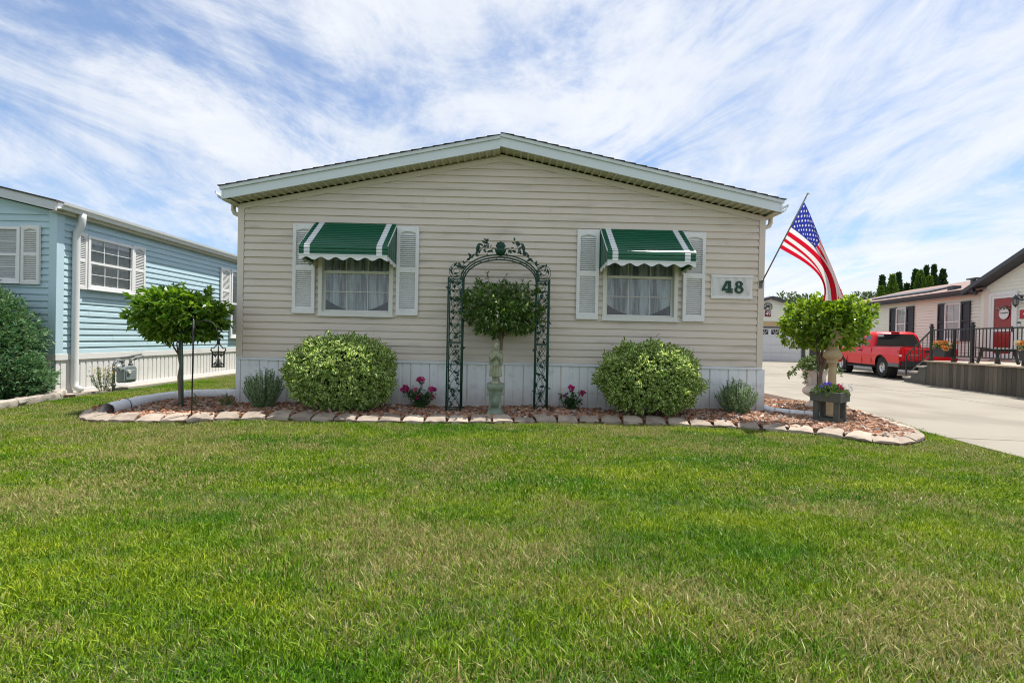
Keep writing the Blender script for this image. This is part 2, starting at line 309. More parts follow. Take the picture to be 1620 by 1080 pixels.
# driveway
drive_px = [(1343, 644), (1374, 653), (1411, 663.5), (1439, 674), (1465, 683), (1500, 692), (1620, 724)]
dl = [tuple(atz(x, y, 0.02))[:2] for x, y in drive_px]
drivepoly = [(5.97, 34.5), (5.97, 12.0), (5.98, 9.6)] + [(6.35, 9.3)] + dl[1:] + [(5.62, 3.4), (5.5, -8), (26, -8), (26, 34.5)]
conc = mat('concrete', (0.25, 0.225, 0.183), 0.85, 0.07, 1.1, 0.25, 120, dirt=((0.185, 0.163, 0.132), 0.7, 0.47, 0.75))
dm = MB(); dm.prism(drivepoly, (0, 0, -0.1), (1, 0, 0), (0, 1, 0), (0, 0, 0.12))
drv = tag(obj('driveway', dm, conc), kind='structure')
jm = MB()
for (a, b) in [((5.99, 13.0), (25.5, 10.6)), ((6.0, 19.0), (25.5, 16.0)), ((6.0, 25.2), (25.5, 23.0)), ((5.7, 6.1), (25.5, 3.5)), ((10.9, 33), (9.5, -7))]:
    jm.bar((a[0], a[1], 0.0205), (b[0], b[1], 0.0205), 0.022, 0.003)
obj('expansion_joint', jm, mat('joint', (0.13, 0.115, 0.095), 0.95), drv)
pv = thing('brick_paving', 'narrow strip of red brick pavers beside the driveway and house', 'paving', (5.72, 9.0, 0))
b0 = None; brick_m = mat('red_brick', (0.33, 0.16, 0.125), 0.9, 0.15, 18, 0.4, 80, objvar=0.2)
for j in range(17):
    for i in range(4):
        if b0 is None:
            bmb = MB(); bmb.box(-.049, .049, -.0985, .0985, -.05, .026); b0 = o = obj('brick', bmb, brick_m, pv, world=False, bevel=0.006)
        else: o = share('brick', b0, pv); bv = o.modifiers.new('bevel', 'BEVEL'); bv.width = 0.006
        o.location = (-.175 + i * .105 + rs.uniform(-.002, .002), -.3 + j * .205 + (.1 if i % 2 else 0), rs.uniform(-.003, .003)); o.rotation_euler = (0, 0, rs.uniform(-.02, .02))

# ================================================================== GRASS
def grass_material():
    m = bpy.data.materials.new('grass_blades'); m.use_nodes = True; ns, ls = m.node_tree.nodes, m.node_tree.links; b = bsdf_of(m)
    g = N(ns, 'ShaderNodeNewGeometry'); rnd = g.outputs['Random Per Island']
    def noise(scale, detail, st=(1, 1, 1), off=(0, 0, 0)):
        mp = N(ns, 'ShaderNodeMapping'); mp.inputs['Scale'].default_value = st; mp.inputs['Location'].default_value = off; ls.new(g.outputs['Position'], mp.inputs[0])
        t = N(ns, 'ShaderNodeTexNoise'); t.inputs['Scale'].default_value = scale; t.inputs['Detail'].default_value = detail; t.inputs['Roughness'].default_value = 0.6; ls.new(mp.outputs[0], t.inputs['Vector']); return t.outputs[0]
    cr = N(ns, 'ShaderNodeValToRGB'); ls.new(rnd, cr.inputs[0]); el = cr.color_ramp.elements
    cols = [(0.028, 0.075, 0.001), (0.092, 0.195, 0.003), (0.165, 0.28, 0.007), (0.31, 0.40, 0.045)]
    while len(el) < 4: el.new(.5)
    for i, c in enumerate(cols): el[i].position = i / 3; el[i].color = c + (1,)
    # lush / yellowish patches
    n1 = noise(0.9, 5, (0.7, 1.5, 1)); n2 = noise(3.2, 4, (0.55, 1.3, 1), (3, 5, 0))
    mr = N(ns, 'ShaderNodeMapRange'); mr.inputs[1].default_value = 0.40; mr.inputs[2].default_value = 0.62
    sp3 = N(ns, 'ShaderNodeSeparateXYZ'); ls.new(g.outputs['Position'], sp3.inputs[0])      # mower passes half a metre wide, light on leaning blades painted as tint
    mow_tint = mathn(ns, ls, 'MULTIPLY', mathn(ns, ls, 'SINE', mathn(ns, ls, 'ADD', mathn(ns, ls, 'MULTIPLY', mathn(ns, ls, 'ADD', sp3.outputs[1], mathn(ns, ls, 'MULTIPLY', sp3.outputs[0], 0.10)), 5.6), mathn(ns, ls, 'MULTIPLY', n1, 4.0))), 0.035)
    ls.new(mathn(ns, ls, 'ADD', mow_tint, mathn(ns, ls, 'ADD', mathn(ns, ls, 'MULTIPLY', n1, .6), mathn(ns, ls, 'MULTIPLY', n2, .4))), mr.inputs[0])
    tint = N(ns, 'ShaderNodeMix', data_type='RGBA'); ls.new(mr.outputs[0], tint.inputs[0]); tint.inputs[6].default_value = (0.56, 0.82, 0.5, 1); tint.inputs[7].default_value = (1.62, 1.32, 1.2, 1)
    mu = N(ns, 'ShaderNodeMix', data_type='RGBA', blend_type='MULTIPLY'); mu.inputs[0].default_value = 1; ls.new(cr.outputs[0], mu.inputs[6]); ls.new(tint.outputs[2], mu.inputs[7])
    # dry straw blades, more of them in thin patches
    n3 = noise(0.55, 6, (0.8, 1.1, 1), (9, 2, 0)); n4 = noise(2.4, 3, (1, 1, 1), (1, 7, 0))
    dr = N(ns, 'ShaderNodeMapRange'); dr.inputs[1].default_value = 0.45; dr.inputs[2].default_value = 0.60; dr.inputs[3].default_value = 0.06; dr.inputs[4].default_value = 0.74
    ls.new(mathn(ns, ls, 'ADD', mathn(ns, ls, 'MULTIPLY', n3, .65), mathn(ns, ls, 'MULTIPLY', n4, .35)), dr.inputs[0])
    r2 = mathn(ns, ls, 'FRACT', mathn(ns, ls, 'MULTIPLY', rnd, 37.31)); dry = mathn(ns, ls, 'LESS_THAN', r2, dr.outputs[0])
    mx = N(ns, 'ShaderNodeMix', data_type='RGBA'); ls.new(dry, mx.inputs[0]); ls.new(mu.outputs[2], mx.inputs[6])
    sc = N(ns, 'ShaderNodeMix', data_type='RGBA'); ls.new(mathn(ns, ls, 'FRACT', mathn(ns, ls, 'MULTIPLY', rnd, 91.7)), sc.inputs[0]); sc.inputs[6].default_value = (0.20, 0.19, 0.045, 1); sc.inputs[7].default_value = (0.48, 0.43, 0.19, 1)
    ls.new(sc.outputs[2], mx.inputs[7]); ls.new(mx.outputs[2], b.inputs['Base Color']); b.inputs['Roughness'].default_value = 0.42; b.inputs['Specular IOR Level'].default_value = 0.2
    tr = N(ns, 'ShaderNodeBsdfTranslucent'); ls.new(mx.outputs[2], tr.inputs[0]); ms = N(ns, 'ShaderNodeMixShader'); ms.inputs[0].default_value = 0.35
    ls.new(b.outputs[0], ms.inputs[1]); ls.new(tr.outputs[0], ms.inputs[2]); ls.new(ms.outputs[0], next(n for n in ns if n.type == 'OUTPUT_MATERIAL').inputs[0]); return m
grassm = grass_material()
NVAR = 8
def clump(seed, nb, rad, hmin, hmax, wd):
    rng = np.random.default_rng(seed); a = rng.uniform(0, 6.28, nb); rr = rad * np.sqrt(rng.random(nb)); x, y = rr * np.cos(a), rr * np.sin(a)
    h = rng.uniform(hmin, hmax, nb) * rng.choice([1, 1, 1, .6, 1.18], nb); th = rng.uniform(0, 6.28, nb); lean = np.abs(rng.normal(0.42, 0.36, nb)); bend = rng.uniform(0.1, 0.9, nb)
    dx, dy = np.cos(th), np.sin(th); ph = th + rng.normal(1.57, .5, nb); sx_, sy_ = np.cos(ph), np.sin(ph); w = wd * rng.uniform(.7, 1.3, nb)
    P = lambda t, ww, sg: np.stack([x + dx * h * (lean * t + bend * lean * t * t) + sx_ * ww * sg, y + dy * h * (lean * t + bend * lean * t * t) + sy_ * ww * sg, h * t * (1 - 0.25 * np.minimum(lean * t, 1))], 1)
    v = np.stack([P(0, w * .5, -1), P(0, w * .5, 1), P(.55, w * .45, 1), P(.55, w * .45, -1), P(1.0, 0, 1)], 1).reshape(-1, 3)
    i = np.arange(nb) * 5; F = [(k, k + 1, k + 2, k + 3) for k in i] + [(k + 3, k + 2, k + 4) for k in i]
    return v, F
def grass_field(name, pts, var, which, params, label, seed):
    """clump shapes and root points live in one mesh; a node tree sets a clump on every root"""
    rng = np.random.default_rng(seed); vs, fs, kind, mi = [], [], [], 0
    for k in range(NVAR):
        v, F = clump(seed * 10 + k, *params[k // 4]); o = len(kind); vs.append(v); fs += [tuple(i + o for i in f) for f in F]; kind += [k] * len(v)
    n = len(pts); vs.append(pts); kind += list(10 + rng.integers(0, 4, n) + 4 * which); me = bpy.data.meshes.new(name); V = np.concatenate(vs); me.from_pydata(V.tolist(), [], fs)
    at = me.attributes.new('kind_id', 'INT', 'POINT'); at.data.foreach_set('value', np.array(kind, np.int32)); me.materials.append(grassm)
    sca = np.ones(len(kind), np.float32); sca[-n:] = var; a2 = me.attributes.new('size', 'FLOAT', 'POINT'); a2.data.foreach_set('value', sca)
    rz = np.zeros(len(kind), np.float32); rz[-n:] = rng.uniform(0, 6.28, n); a3 = me.attributes.new('turn', 'FLOAT', 'POINT'); a3.data.foreach_set('value', rz)
    o = bpy.data.objects.new(name, me); COL.objects.link(o); md = o.modifiers.new('clumps', 'NODES')
    ng = bpy.data.node_groups.new(name, 'GeometryNodeTree'); md.node_group = ng
    ng.interface.new_socket('Geometry', in_out='INPUT', socket_type='NodeSocketGeometry'); ng.interface.new_socket('Geometry', in_out='OUTPUT', socket_type='NodeSocketGeometry')
    ns, ls = ng.nodes, ng.links; gi = ns.new('NodeGroupInput'); go = ns.new('NodeGroupOutput'); jo = ns.new('GeometryNodeJoinGeometry')
    def attr(nm, ty):
        q = ns.new('GeometryNodeInputNamedAttribute'); q.data_type = ty; q.inputs['Name'].default_value = nm; return next(s for s in q.outputs if s.enabled and s.name == 'Attribute')
    kid = attr('kind_id', 'INT'); siz = attr('size', 'FLOAT'); trn = attr('turn', 'FLOAT')
    cx = ns.new('ShaderNodeCombineXYZ'); ls.new(trn, cx.inputs[2])
    def sep(val):
        c = ns.new('FunctionNodeCompare'); c.data_type = 'INT'; c.operation = 'EQUAL'; ins = [s for s in c.inputs if s.enabled]; ls.new(kid, ins[0]); ins[1].default_value = val
        s = ns.new('GeometryNodeSeparateGeometry'); s.domain = 'POINT'; ls.new(gi.outputs[0], s.inputs[0]); ls.new(c.outputs[0], s.inputs['Selection']); return s.outputs[0]
    for k in range(NVAR):
        ip = ns.new('GeometryNodeInstanceOnPoints'); ls.new(sep(10 + k), ip.inputs['Points']); ls.new(sep(k), ip.inputs['Instance']); ls.new(cx.outputs[0], ip.inputs['Rotation']); ls.new(siz, ip.inputs['Scale']); ls.new(ip.outputs[0], jo.inputs[0])
    ls.new(jo.outputs[0], go.inputs[0]); return tag(o, label, 'grass', kind='stuff')
def lawn_points():
    rng = np.random.default_rng(8)
    def fld(x0, x1, y0, y1, dens):
        s = dens ** -.5; gx, gy = np.meshgrid(np.arange(x0, x1, s), np.arange(y0, y1, s)); gx, gy = gx.ravel(), gy.ravel(); return gx + rng.uniform(-.6, .6, gx.size) * s, gy + rng.uniform(-.6, .6, gx.size) * s
    parts = [fld(-4.2, 4.6, 0.7, 3.2, 470), fld(-8.5, 6.6, 3.2, 9.4, 330), fld(-8.2, -4.2, 9.4, 26, 200), fld(-12, -8.5, 4.5, 8.6, 170), fld(-8.5, -4.2, 0.7, 3.2, 200), fld(4.6, 6.0, 0.7, 3.2, 200)]
    x = np.concatenate([p[0] for p in parts]); y = np.concatenate([p[1] for p in parts])
    big = [tuple(p) for p in np.array(bedpoly)]; bad = inpoly(x, y, big) | inpoly(x, y, drivepoly) | ((x > -4.36) & (x < 6) & (y > 7.8)) | ((x < -7.66) & (y > 8.4)) | ((x < -7.35) & (y > 6.75) & (x < -7.35 - (0.3 * (8.6 - y)) * 0))
    x, y = x[~bad], y[~bad]; return np.stack([x, y, np.full(len(x), -0.004)], 1)
gp = lawn_points()
nz = np.sin(gp[:, 0] * 3.1 + np.sin(gp[:, 1] * 2.3)) * np.sin(gp[:, 1] * 3.7 + gp[:, 0]) 
rg = np.random.default_rng(3); gs = (1.0 + 0.15 * nz + rg.uniform(-.22, .22, len(gp)) + .25 * (rg.random(len(gp)) > .985))
far = (gp[:, 1] > 3.6).astype(int)
grass_field('lawn_grass', gp, gs, far, [(66, 0.066, 0.022, 0.043, 0.0037), (50, 0.078, 0.022, 0.041, 0.0060)], 'short green mown grass with straw coloured flecks covering the front lawn', 1)
# ================================================================== HOUSE PARTS
white = mat('white_vinyl', (0.72, 0.72, 0.70), 0.45, 0.04, 5)
whitew = mat('white_paint_weathered', (0.77, 0.77, 0.765), 0.6, 0.05, 14, dirt=((0.56, 0.56, 0.56), 9, 0.58, 0.5))
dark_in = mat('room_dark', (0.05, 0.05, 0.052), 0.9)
def glass_mat():
    m = bpy.data.materials.new('window_glass'); m.use_nodes = True; ns, ls = m.node_tree.nodes, m.node_tree.links; ns.remove(bsdf_of(m))
    t = N(ns, 'ShaderNodeBsdfTransparent'); t.inputs[0].default_value = (0.86, 0.9, 0.9, 1); gl = N(ns, 'ShaderNodeBsdfGlossy'); gl.inputs['Roughness'].default_value = 0.015
    fr = N(ns, 'ShaderNodeFresnel'); fr.inputs[0].default_value = 1.5; ms = N(ns, 'ShaderNodeMixShader')
    ls.new(mathn(ns, ls, 'ADD', mathn(ns, ls, 'MULTIPLY', fr.outputs[0], 1.0), 0.05), ms.inputs[0]); ls.new(t.outputs[0], ms.inputs[1]); ls.new(gl.outputs[0], ms.inputs[2]); ls.new(ms.outputs[0], next(n for n in ns if n.type == 'OUTPUT_MATERIAL').inputs[0]); return m
glass = glass_mat()
def lace_mat():
    m = bpy.data.materials.new('lace'); m.use_nodes = True; ns, ls = m.node_tree.nodes, m.node_tree.links; b = bsdf_of(m); b.inputs['Base Color'].default_value = (0.9, 0.93, 0.97, 1); b.inputs['Roughness'].default_value = 0.9
    g = N(ns, 'ShaderNodeNewGeometry'); s = N(ns, 'ShaderNodeSeparateXYZ'); ls.new(g.outputs['Position'], s.inputs[0])
    hz = mathn(ns, ls, 'GREATER_THAN', mathn(ns, ls, 'SINE', mathn(ns, ls, 'MULTIPLY', s.outputs[2], 190.0)), -0.25)
    t = N(ns, 'ShaderNodeTexNoise'); t.inputs['Scale'].default_value = 14; mp = N(ns, 'ShaderNodeMapping'); mp.inputs['Scale'].default_value = (1, 1, 0.12); ls.new(g.outputs['Position'], mp.inputs[0]); ls.new(mp.outputs[0], t.inputs['Vector'])
    mr = N(ns, 'ShaderNodeMapRange'); mr.inputs[1].default_value = .40; mr.inputs[2].default_value = .62; mr.inputs[3].default_value = .92; mr.inputs[4].default_value = .3; ls.new(t.outputs[0], mr.inputs[0])
    tr = N(ns, 'ShaderNodeBsdfTransparent'); ms = N(ns, 'ShaderNodeMixShader'); ls.new(mathn(ns, ls, 'MULTIPLY', mathn(ns, ls, 'ADD', mathn(ns, ls, 'MULTIPLY', hz, .35), .65), mr.outputs[0]), ms.inputs[0])
    ls.new(tr.outputs[0], ms.inputs[1]); ls.new(b.outputs[0], ms.inputs[2]); ls.new(ms.outputs[0], next(n for n in ns if n.type == 'OUTPUT_MATERIAL').inputs[0]); return m
lace = lace_mat()
Z3 = Vector((0, 0, 1))
def siding(parent, m, O, u, n, z0, count, h, span, holes=(), name='siding_board', joined=False, lap=1.0):
    """lapped boards; each course is an object of its own unless joined"""
    O, u, n = Vector(O), Vector(u), Vector(n); lv = [0.0, 0.6, 0.72, 1.0]; of = [q * lap for q in (0.026, 0.020, 0.008, 0.004)]; flip = u.cross(Z3).dot(n) < 0; J = MB(); srng = random.Random(int(z0 * 100 + count))
    for i in range(count):
        mb = J if joined else MB(); zc = z0 + (i + .5) * h; ivs = [None]
        hs = [(a, b) for a, b, za, zb in holes if za < zc < zb]; sa, sb_ = span(zc)
        if not joined:      # butt seams between lengths of board
            q_ = sa + srng.uniform(.5, 3.6)
            while q_ < sb_ - .4:
                if all(not (a - .1 < q_ < b + .1) for a, b in hs): hs.append((q_, q_ + .002))
                q_ += srng.uniform(2.2, 3.7)
        hs = sorted(hs); jz = 0 if joined else srng.uniform(-.0012, .0012)
        def pieces(z):
            a, b = span(z); out = []; cur = a
            for ha, hb in hs: out.append((cur, ha)); cur = hb
            out.append((cur, b)); return out
        nP = len(hs) + 1; made = False
        for k in range(nP):
            rows = []
            for t, f in zip(lv, of):
                z = z0 + (i + t) * h; a, b = pieces(z)[k]; a = min(max(a, span(z)[0]), span(z)[1]); b = max(a, min(b, span(z)[1])); f2 = f + (.0022 if (k % 2 and not joined) else 0); rows.append((O + u * a + n * f2 + Z3 * (z + jz), O + u * b + n * f2 + Z3 * (z + jz * (1 - 2 * (k % 2)))))
            if (rows[0][1] - rows[0][0]).length < 0.01: continue
            a, b = pieces(z0 + i * h)[k]; und = (O + u * a + Z3 * (z0 + i * h), O + u * b + Z3 * (z0 + i * h)); rows = [und] + rows
            vs = [p for r in rows for p in r]; fs = [(2 * j, 2 * j + 1, 2 * j + 3, 2 * j + 2) for j in range(len(rows) - 1)]
            if flip: fs = [f[::-1] for f in fs]
            if joined: mb.add(vs, fs)
            else: obj(name, MB().add(vs, fs), m, parent)      # every length of board is a piece of its own
    if joined: return obj(name, J, m, parent)
def skirt_proto(parent, m, w, zlo, zhi):
    """one ribbed skirting panel along +u (x), face towards -y, in the thing's frame"""
    mb = MB(); prof = [(0, -.002), (w * .02, -.018), (w * .42, -.018), (w * .46, -.006), (w * .54, -.006), (w * .56, -.012), (w * .95, -.012), (w * .97, -.002)]
    vs = [(x, y, z) for z in (zlo, zhi) for x, y in prof]; n = len(prof); mb.add(vs, [(i, i + 1, n + i + 1, n + i) for i in range(n - 1)]); return mb
def shutter(parent, O, u, n, w, h, m, louv=True):
    """panel shutter: frame with raised stiles and two fields of louvres"""
    O, u, n = Vector(O), Vector(u), Vector(n); mb = MB(); t = 0.044; sw = w * 0.15; rl = h * 0.055; mid = h * 0.48
    def B(a0, a1, b0, b1, d0, d1, M=mb): M.obox(O + u * a0 + Z3 * b0 + n * d0, u * (a1 - a0), Z3 * (b1 - b0), n * (d1 - d0))
    B(0, sw, 0, h, 0.004, t); B(w - sw, w, 0, h, 0.004, t); B(sw, w - sw, 0, rl * 1.25, .004, t - .002); B(sw, w - sw, h - rl, h, .004, t - .002); B(sw, w - sw, mid, mid + rl, .004, t - .002); B(sw, w - sw, rl * 1.25, h - rl, .001, .004)
    # curved head of the upper field
    mb.prism([(sw, h - rl + .001)] + [(sw + (w - 2 * sw) * k / 8, h - rl - .035 + .03 * math.sin(math.pi * k / 8)) for k in range(9)] + [(w - sw, h - rl + .001)], O + n * .004, u, Z3, n * (t - .008))
    so_ = obj('shutter', mb, m, parent, bevel=0.003); sl = MB()
    if louv:
        for za, zb in ((rl * 1.25, mid), (mid + rl, h - rl - .03)):
            k = max(2, int((zb - za) / 0.031)); st = (zb - za) / k
            for i in range(k):
                z = za + i * st; sl.add([O + u * sw + Z3 * z + n * .038, O + u * (w - sw) + Z3 * z + n * .038, O + u * (w - sw) + Z3 * (z + st * .70) + n * .014, O + u * sw + Z3 * (z + st * .70) + n * .014, O + u * sw + Z3 * (z - .003) + n * .030, O + u * (w - sw) + Z3 * (z - .003) + n * .030], [(0, 1, 2, 3), (4, 5, 1, 0)] if u.cross(Z3).dot(n) > 0 else [(3, 2, 1, 0), (0, 1, 5, 4)])
        obj('louvers', sl, m, so_)
    else:
        for za, zb in ((rl * 1.25, mid), (mid + rl, h - rl)): B(sw * 1.5, w - sw * 1.5, za + .04, zb - .04, .006, .018, sl)
        obj('raised_panel', sl, m, so_)
    return so_
def window(parent, O, u, n, w, h, fm, cols=3, up_rows=2, lo_rows=2, mid=0.5, depth=0.0, curtain='lace', fw=0.06, name='window'):
    """double hung window: frame (the part), meeting rail, panes, glazing bars and what hangs behind the glass"""
    O, u, n = Vector(O), Vector(u), Vector(n); mb = MB()
    def B(M, a0, a1, b0, b1, d0, d1): M.obox(O + u * a0 + Z3 * b0 + n * d0, u * (a1 - a0), Z3 * (b1 - b0), n * (d1 - d0))
    g0 = 0.012 - depth   # glass plane
    B(mb, 0, fw, 0, h, -depth, .045); B(mb, w - fw, w, 0, h, -depth, .045); B(mb, fw, w - fw, 0, fw, -depth, .043); B(mb, fw, w - fw, h - fw, h, -depth, .043); B(mb, -.012, w + .012, -.018, 0, 0, .062)
    wo_ = obj(name, mb, fm, parent, bevel=0.003); zm = h * mid; i0, i1 = fw, w - fw
    r = MB(); B(r, i0, i1, zm - .022, zm + .022, g0 - .002, g0 + .026); B(r, i0, i0 + .03, fw, zm, g0, g0 + .018); B(r, i1 - .03, i1, fw, zm, g0, g0 + .018); B(r, i0 + .03, i1 - .03, fw, fw + .03, g0, g0 + .018); obj('sash', r, fm, wo_, bevel=.002)
    mt = MB(); bw = 0.011
    for (za, zb, rows, off) in ((fw + .03, zm - .022, lo_rows, .004), (zm + .022, h - fw, up_rows, -.006)):
        a0, a1 = (i0 + .03, i1 - .03) if off > 0 else (i0, i1); cw, ch = (a1 - a0) / cols, (zb - za) / rows
        for i in range(1, cols): B(mt, a0 + i * cw - bw / 2, a0 + i * cw + bw / 2, za, zb, g0 + off - .002, g0 + off + .008)
        for j in range(1, rows): B(mt, a0, a1, za + j * ch - bw / 2, za + j * ch + bw / 2, g0 + off - .0025, g0 + off + .0075)
        for i in range(cols):
            for j in range(rows):
                p = MB(); q = O + u * (a0 + i * cw + bw / 2) + Z3 * (za + j * ch + bw / 2) + n * (g0 + off); du, dv = u * (cw - bw), Z3 * (ch - bw)
                p.add([q, q + du, q + du + dv, q + dv], [(0, 1, 2, 3)] if u.cross(Z3).dot(n) > 0 else [(3, 2, 1, 0)]); obj('pane', p, glass, wo_)
    obj('glazing_bars', mt, fm, wo_)
    c = MB(); cb = g0 - .02 if depth < .05 else g0 - .03
    if curtain == 'lace':
        K = 90; vs = []
        for k in range(K + 1):
            a = i0 + (i1 - i0) * k / K; dd = cb + .014 * math.sin(k * .95) + .008 * math.sin(k * .37)
            lowz = fw + 0.02 + 0.22 * (2 * k / K - 1) ** 2 * 0.9; vs += [O + u * a + Z3 * lowz + n * dd, O + u * a + Z3 * (h - fw) + n * dd]
        c.add(vs, [(2 * k, 2 * k + 2, 2 * k + 3, 2 * k + 1) for k in range(K)]); obj('curtain', c, lace, wo_, smooth=True)
    elif curtain == 'blind':
        k = int((h - 2 * fw) / .04)
        for i in range(k): z = fw + (h - 2 * fw) * i / k; c.obox(O + u * (i0 + .01) + Z3 * (z + .005) + n * (g0 - .03), u * (i1 - i0 - .02), Z3 * .036 + n * .006, n * .002)
        obj('blind', c, mat('blind', (0.80, 0.82, 0.82), .6), wo_)
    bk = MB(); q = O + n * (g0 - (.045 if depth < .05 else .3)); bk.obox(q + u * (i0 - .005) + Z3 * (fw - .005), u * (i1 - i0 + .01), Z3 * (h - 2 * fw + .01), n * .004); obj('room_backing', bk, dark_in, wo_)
    return wo_
def kgutter(mb, O, out, L, w=.12, h=.11):
    """K-style gutter profile swept along vector L; out points away from the house"""
    prof = [(0, 0), (w * .62, 0), (w * .72, h * .35), (w * .95, h * .62), (w, h), (w * .9, h), (w * .86, h * .66), (w * .63, h * .38), (w * .55, .008), (.006, .008), (.006, h), (0, h)]
    mb.prism(prof, O, out, Z3, L)

# ================================================================== MAIN HOUSE
YF = 7.8; XL, XR = -4.28, 4.14; ZS0, ZE = 0.79, 3.225; OH = 0.30; SL = 0.2085; XA = -0.145; YB = 25.0
house = thing('beige_house', 'beige vinyl sided mobile home with low gable and green window awnings', 'house', (XA, YF, 0))
vinyl = mat('beige_vinyl', (0.665, 0.592, 0.508), 0.5, 0.035, 1.6, 0.12, 220, objvar=0.025, stretch=(1, 1, 6), dirt=((0.40, 0.36, 0.30), 1.2, 0.56, 0.5))
vinylt = mat('beige_trim', (0.67, 0.605, 0.515), 0.5, 0.04, 3)
skirtm = mat('skirting_metal', (0.77, 0.80, 0.81), 0.5, 0.05, 2.5, dirt=((0.42, 0.42, 0.40), 5, 0.55, 0.5), splash=(0.30, 0.24, 0.19))
fasc = mat('fascia_metal', (0.66, 0.72, 0.74), 0.45, 0.04, 2.5)
shing = mat('shingles', (0.075, 0.055, 0.045), 0.95, 0.3, 20, 0.6, 120)
soff = mat('soffit', (0.50, 0.475, 0.37), 0.55, 0.05, 4)
W1 = (-3.01, 1.485, 1.19, 1.36); W2 = (1.545, 1.505, 1.215, 1.36)      # x, z, width, height
holes = [(W1[0] + .03, W1[0] + W1[2] - .03, W1[1] + .02, W1[1] + W1[3] - .02), (W2[0] + .03, W2[0] + W2[2] - .03, W2[1] + .02, W2[1] + W2[3] - .02)]
def gspan(z):
    t = max(0.0, z - ZE + 0.07) / SL; return (min(XA, XL + t + .08), max(XA, XR - t - .08))
h_course = 0.1145
siding(house, vinyl, (0, YF, 0), (1, 0, 0), (0, -1, 0), ZS0, 29, h_course, gspan, [(a, b, c, d) for a, b, c, d in holes])
wb = MB()   # wall behind the boards, with the window openings
xs = [XL, holes[0][0], holes[0][1], holes[1][0], holes[1][1], XR]
for i in range(5):
    if i in (1, 3):
        hz_ = holes[0] if i == 1 else holes[1]; wb.box(xs[i], xs[i + 1], YF, YF + .1, .05, hz_[2]); wb.box(xs[i], xs[i + 1], YF, YF + .1, hz_[3], ZE)
    else: wb.box(xs[i], xs[i + 1], YF, YF + .1, .05, ZE)
wb.prism([(XL, ZE), (XR, ZE), (XA, ZE + (XR - XA) * SL)], (0, YF + .1, 0), (1, 0, 0), (0, 0, 1), (0, -.1, 0))
wb.box(XL, XL + .1, YF + .1, YB, .05, ZE); wb.box(XR - .1, XR, YF + .1, YB, .05, ZE); wb.box(XL, XR, YB - .1, YB, .05, ZE)
obj('wall', wb, vinyl, house)
# floor under the room so that no sky shows through
fl = MB(); fl.box(XL + .1, XR - .1, YF + .1, YB - .1, .6, .78); obj('floor', fl, dark_in, house)
for x0, x1, sx_ in ((XL - .025, XL + .075, 1), (XR - .075, XR + .025, -1)):
    cp = MB(); cp.box(x0, x1, YF - .028, YF + .1, ZS0 - .03, ZE + (.0)); obj('corner_post', cp, vinylt, house, bevel=.006)
rt = MB()
for sg, xe in ((-1, XL), (1, XR)):
    rt.prism([(xe, ZE - .085), (XA, ZE - .085 + abs(XA - xe) * SL), (XA, ZE + abs(XA - xe) * SL), (xe, ZE)], (0, YF - .030, 0), (1, 0, 0), Z3, (0, .03, 0))
obj('frieze_trim', rt, vinylt, house)
# skirting
sp_ = skirt_proto(house, skirtm, .302, .05, ZS0 - .035); s0 = None; k = 0; x = XL + .05
while x < XR - .2:
    if s0 is None: s0 = o = obj('skirt_panel', sp_, skirtm, house, world=False)
    else: o = share('skirt_panel', s0, house)
    o.location = (x - XA, 0, 0); x += .302
tr = MB(); tr.box(XL - .02, XR + .02, YF - .034, YF - .0, ZS0 - .045, ZS0 - .004); tr.box(XL + .045, XR - .05, YF - .022, YF - .0155, .03, .075); obj('skirt_trim', tr, mat('skirt_trim', (0.70, 0.73, 0.76), .45), house, bevel=.004)
for x0, x1 in ((XL - .02, XL + .05), (XR - .06, XR + .02)):
    cp = MB(); cp.box(x0, x1, YF - .03, YF + .08, .03, ZS0 - .048); obj('skirt_corner', cp, skirtm, house, bevel=.004)
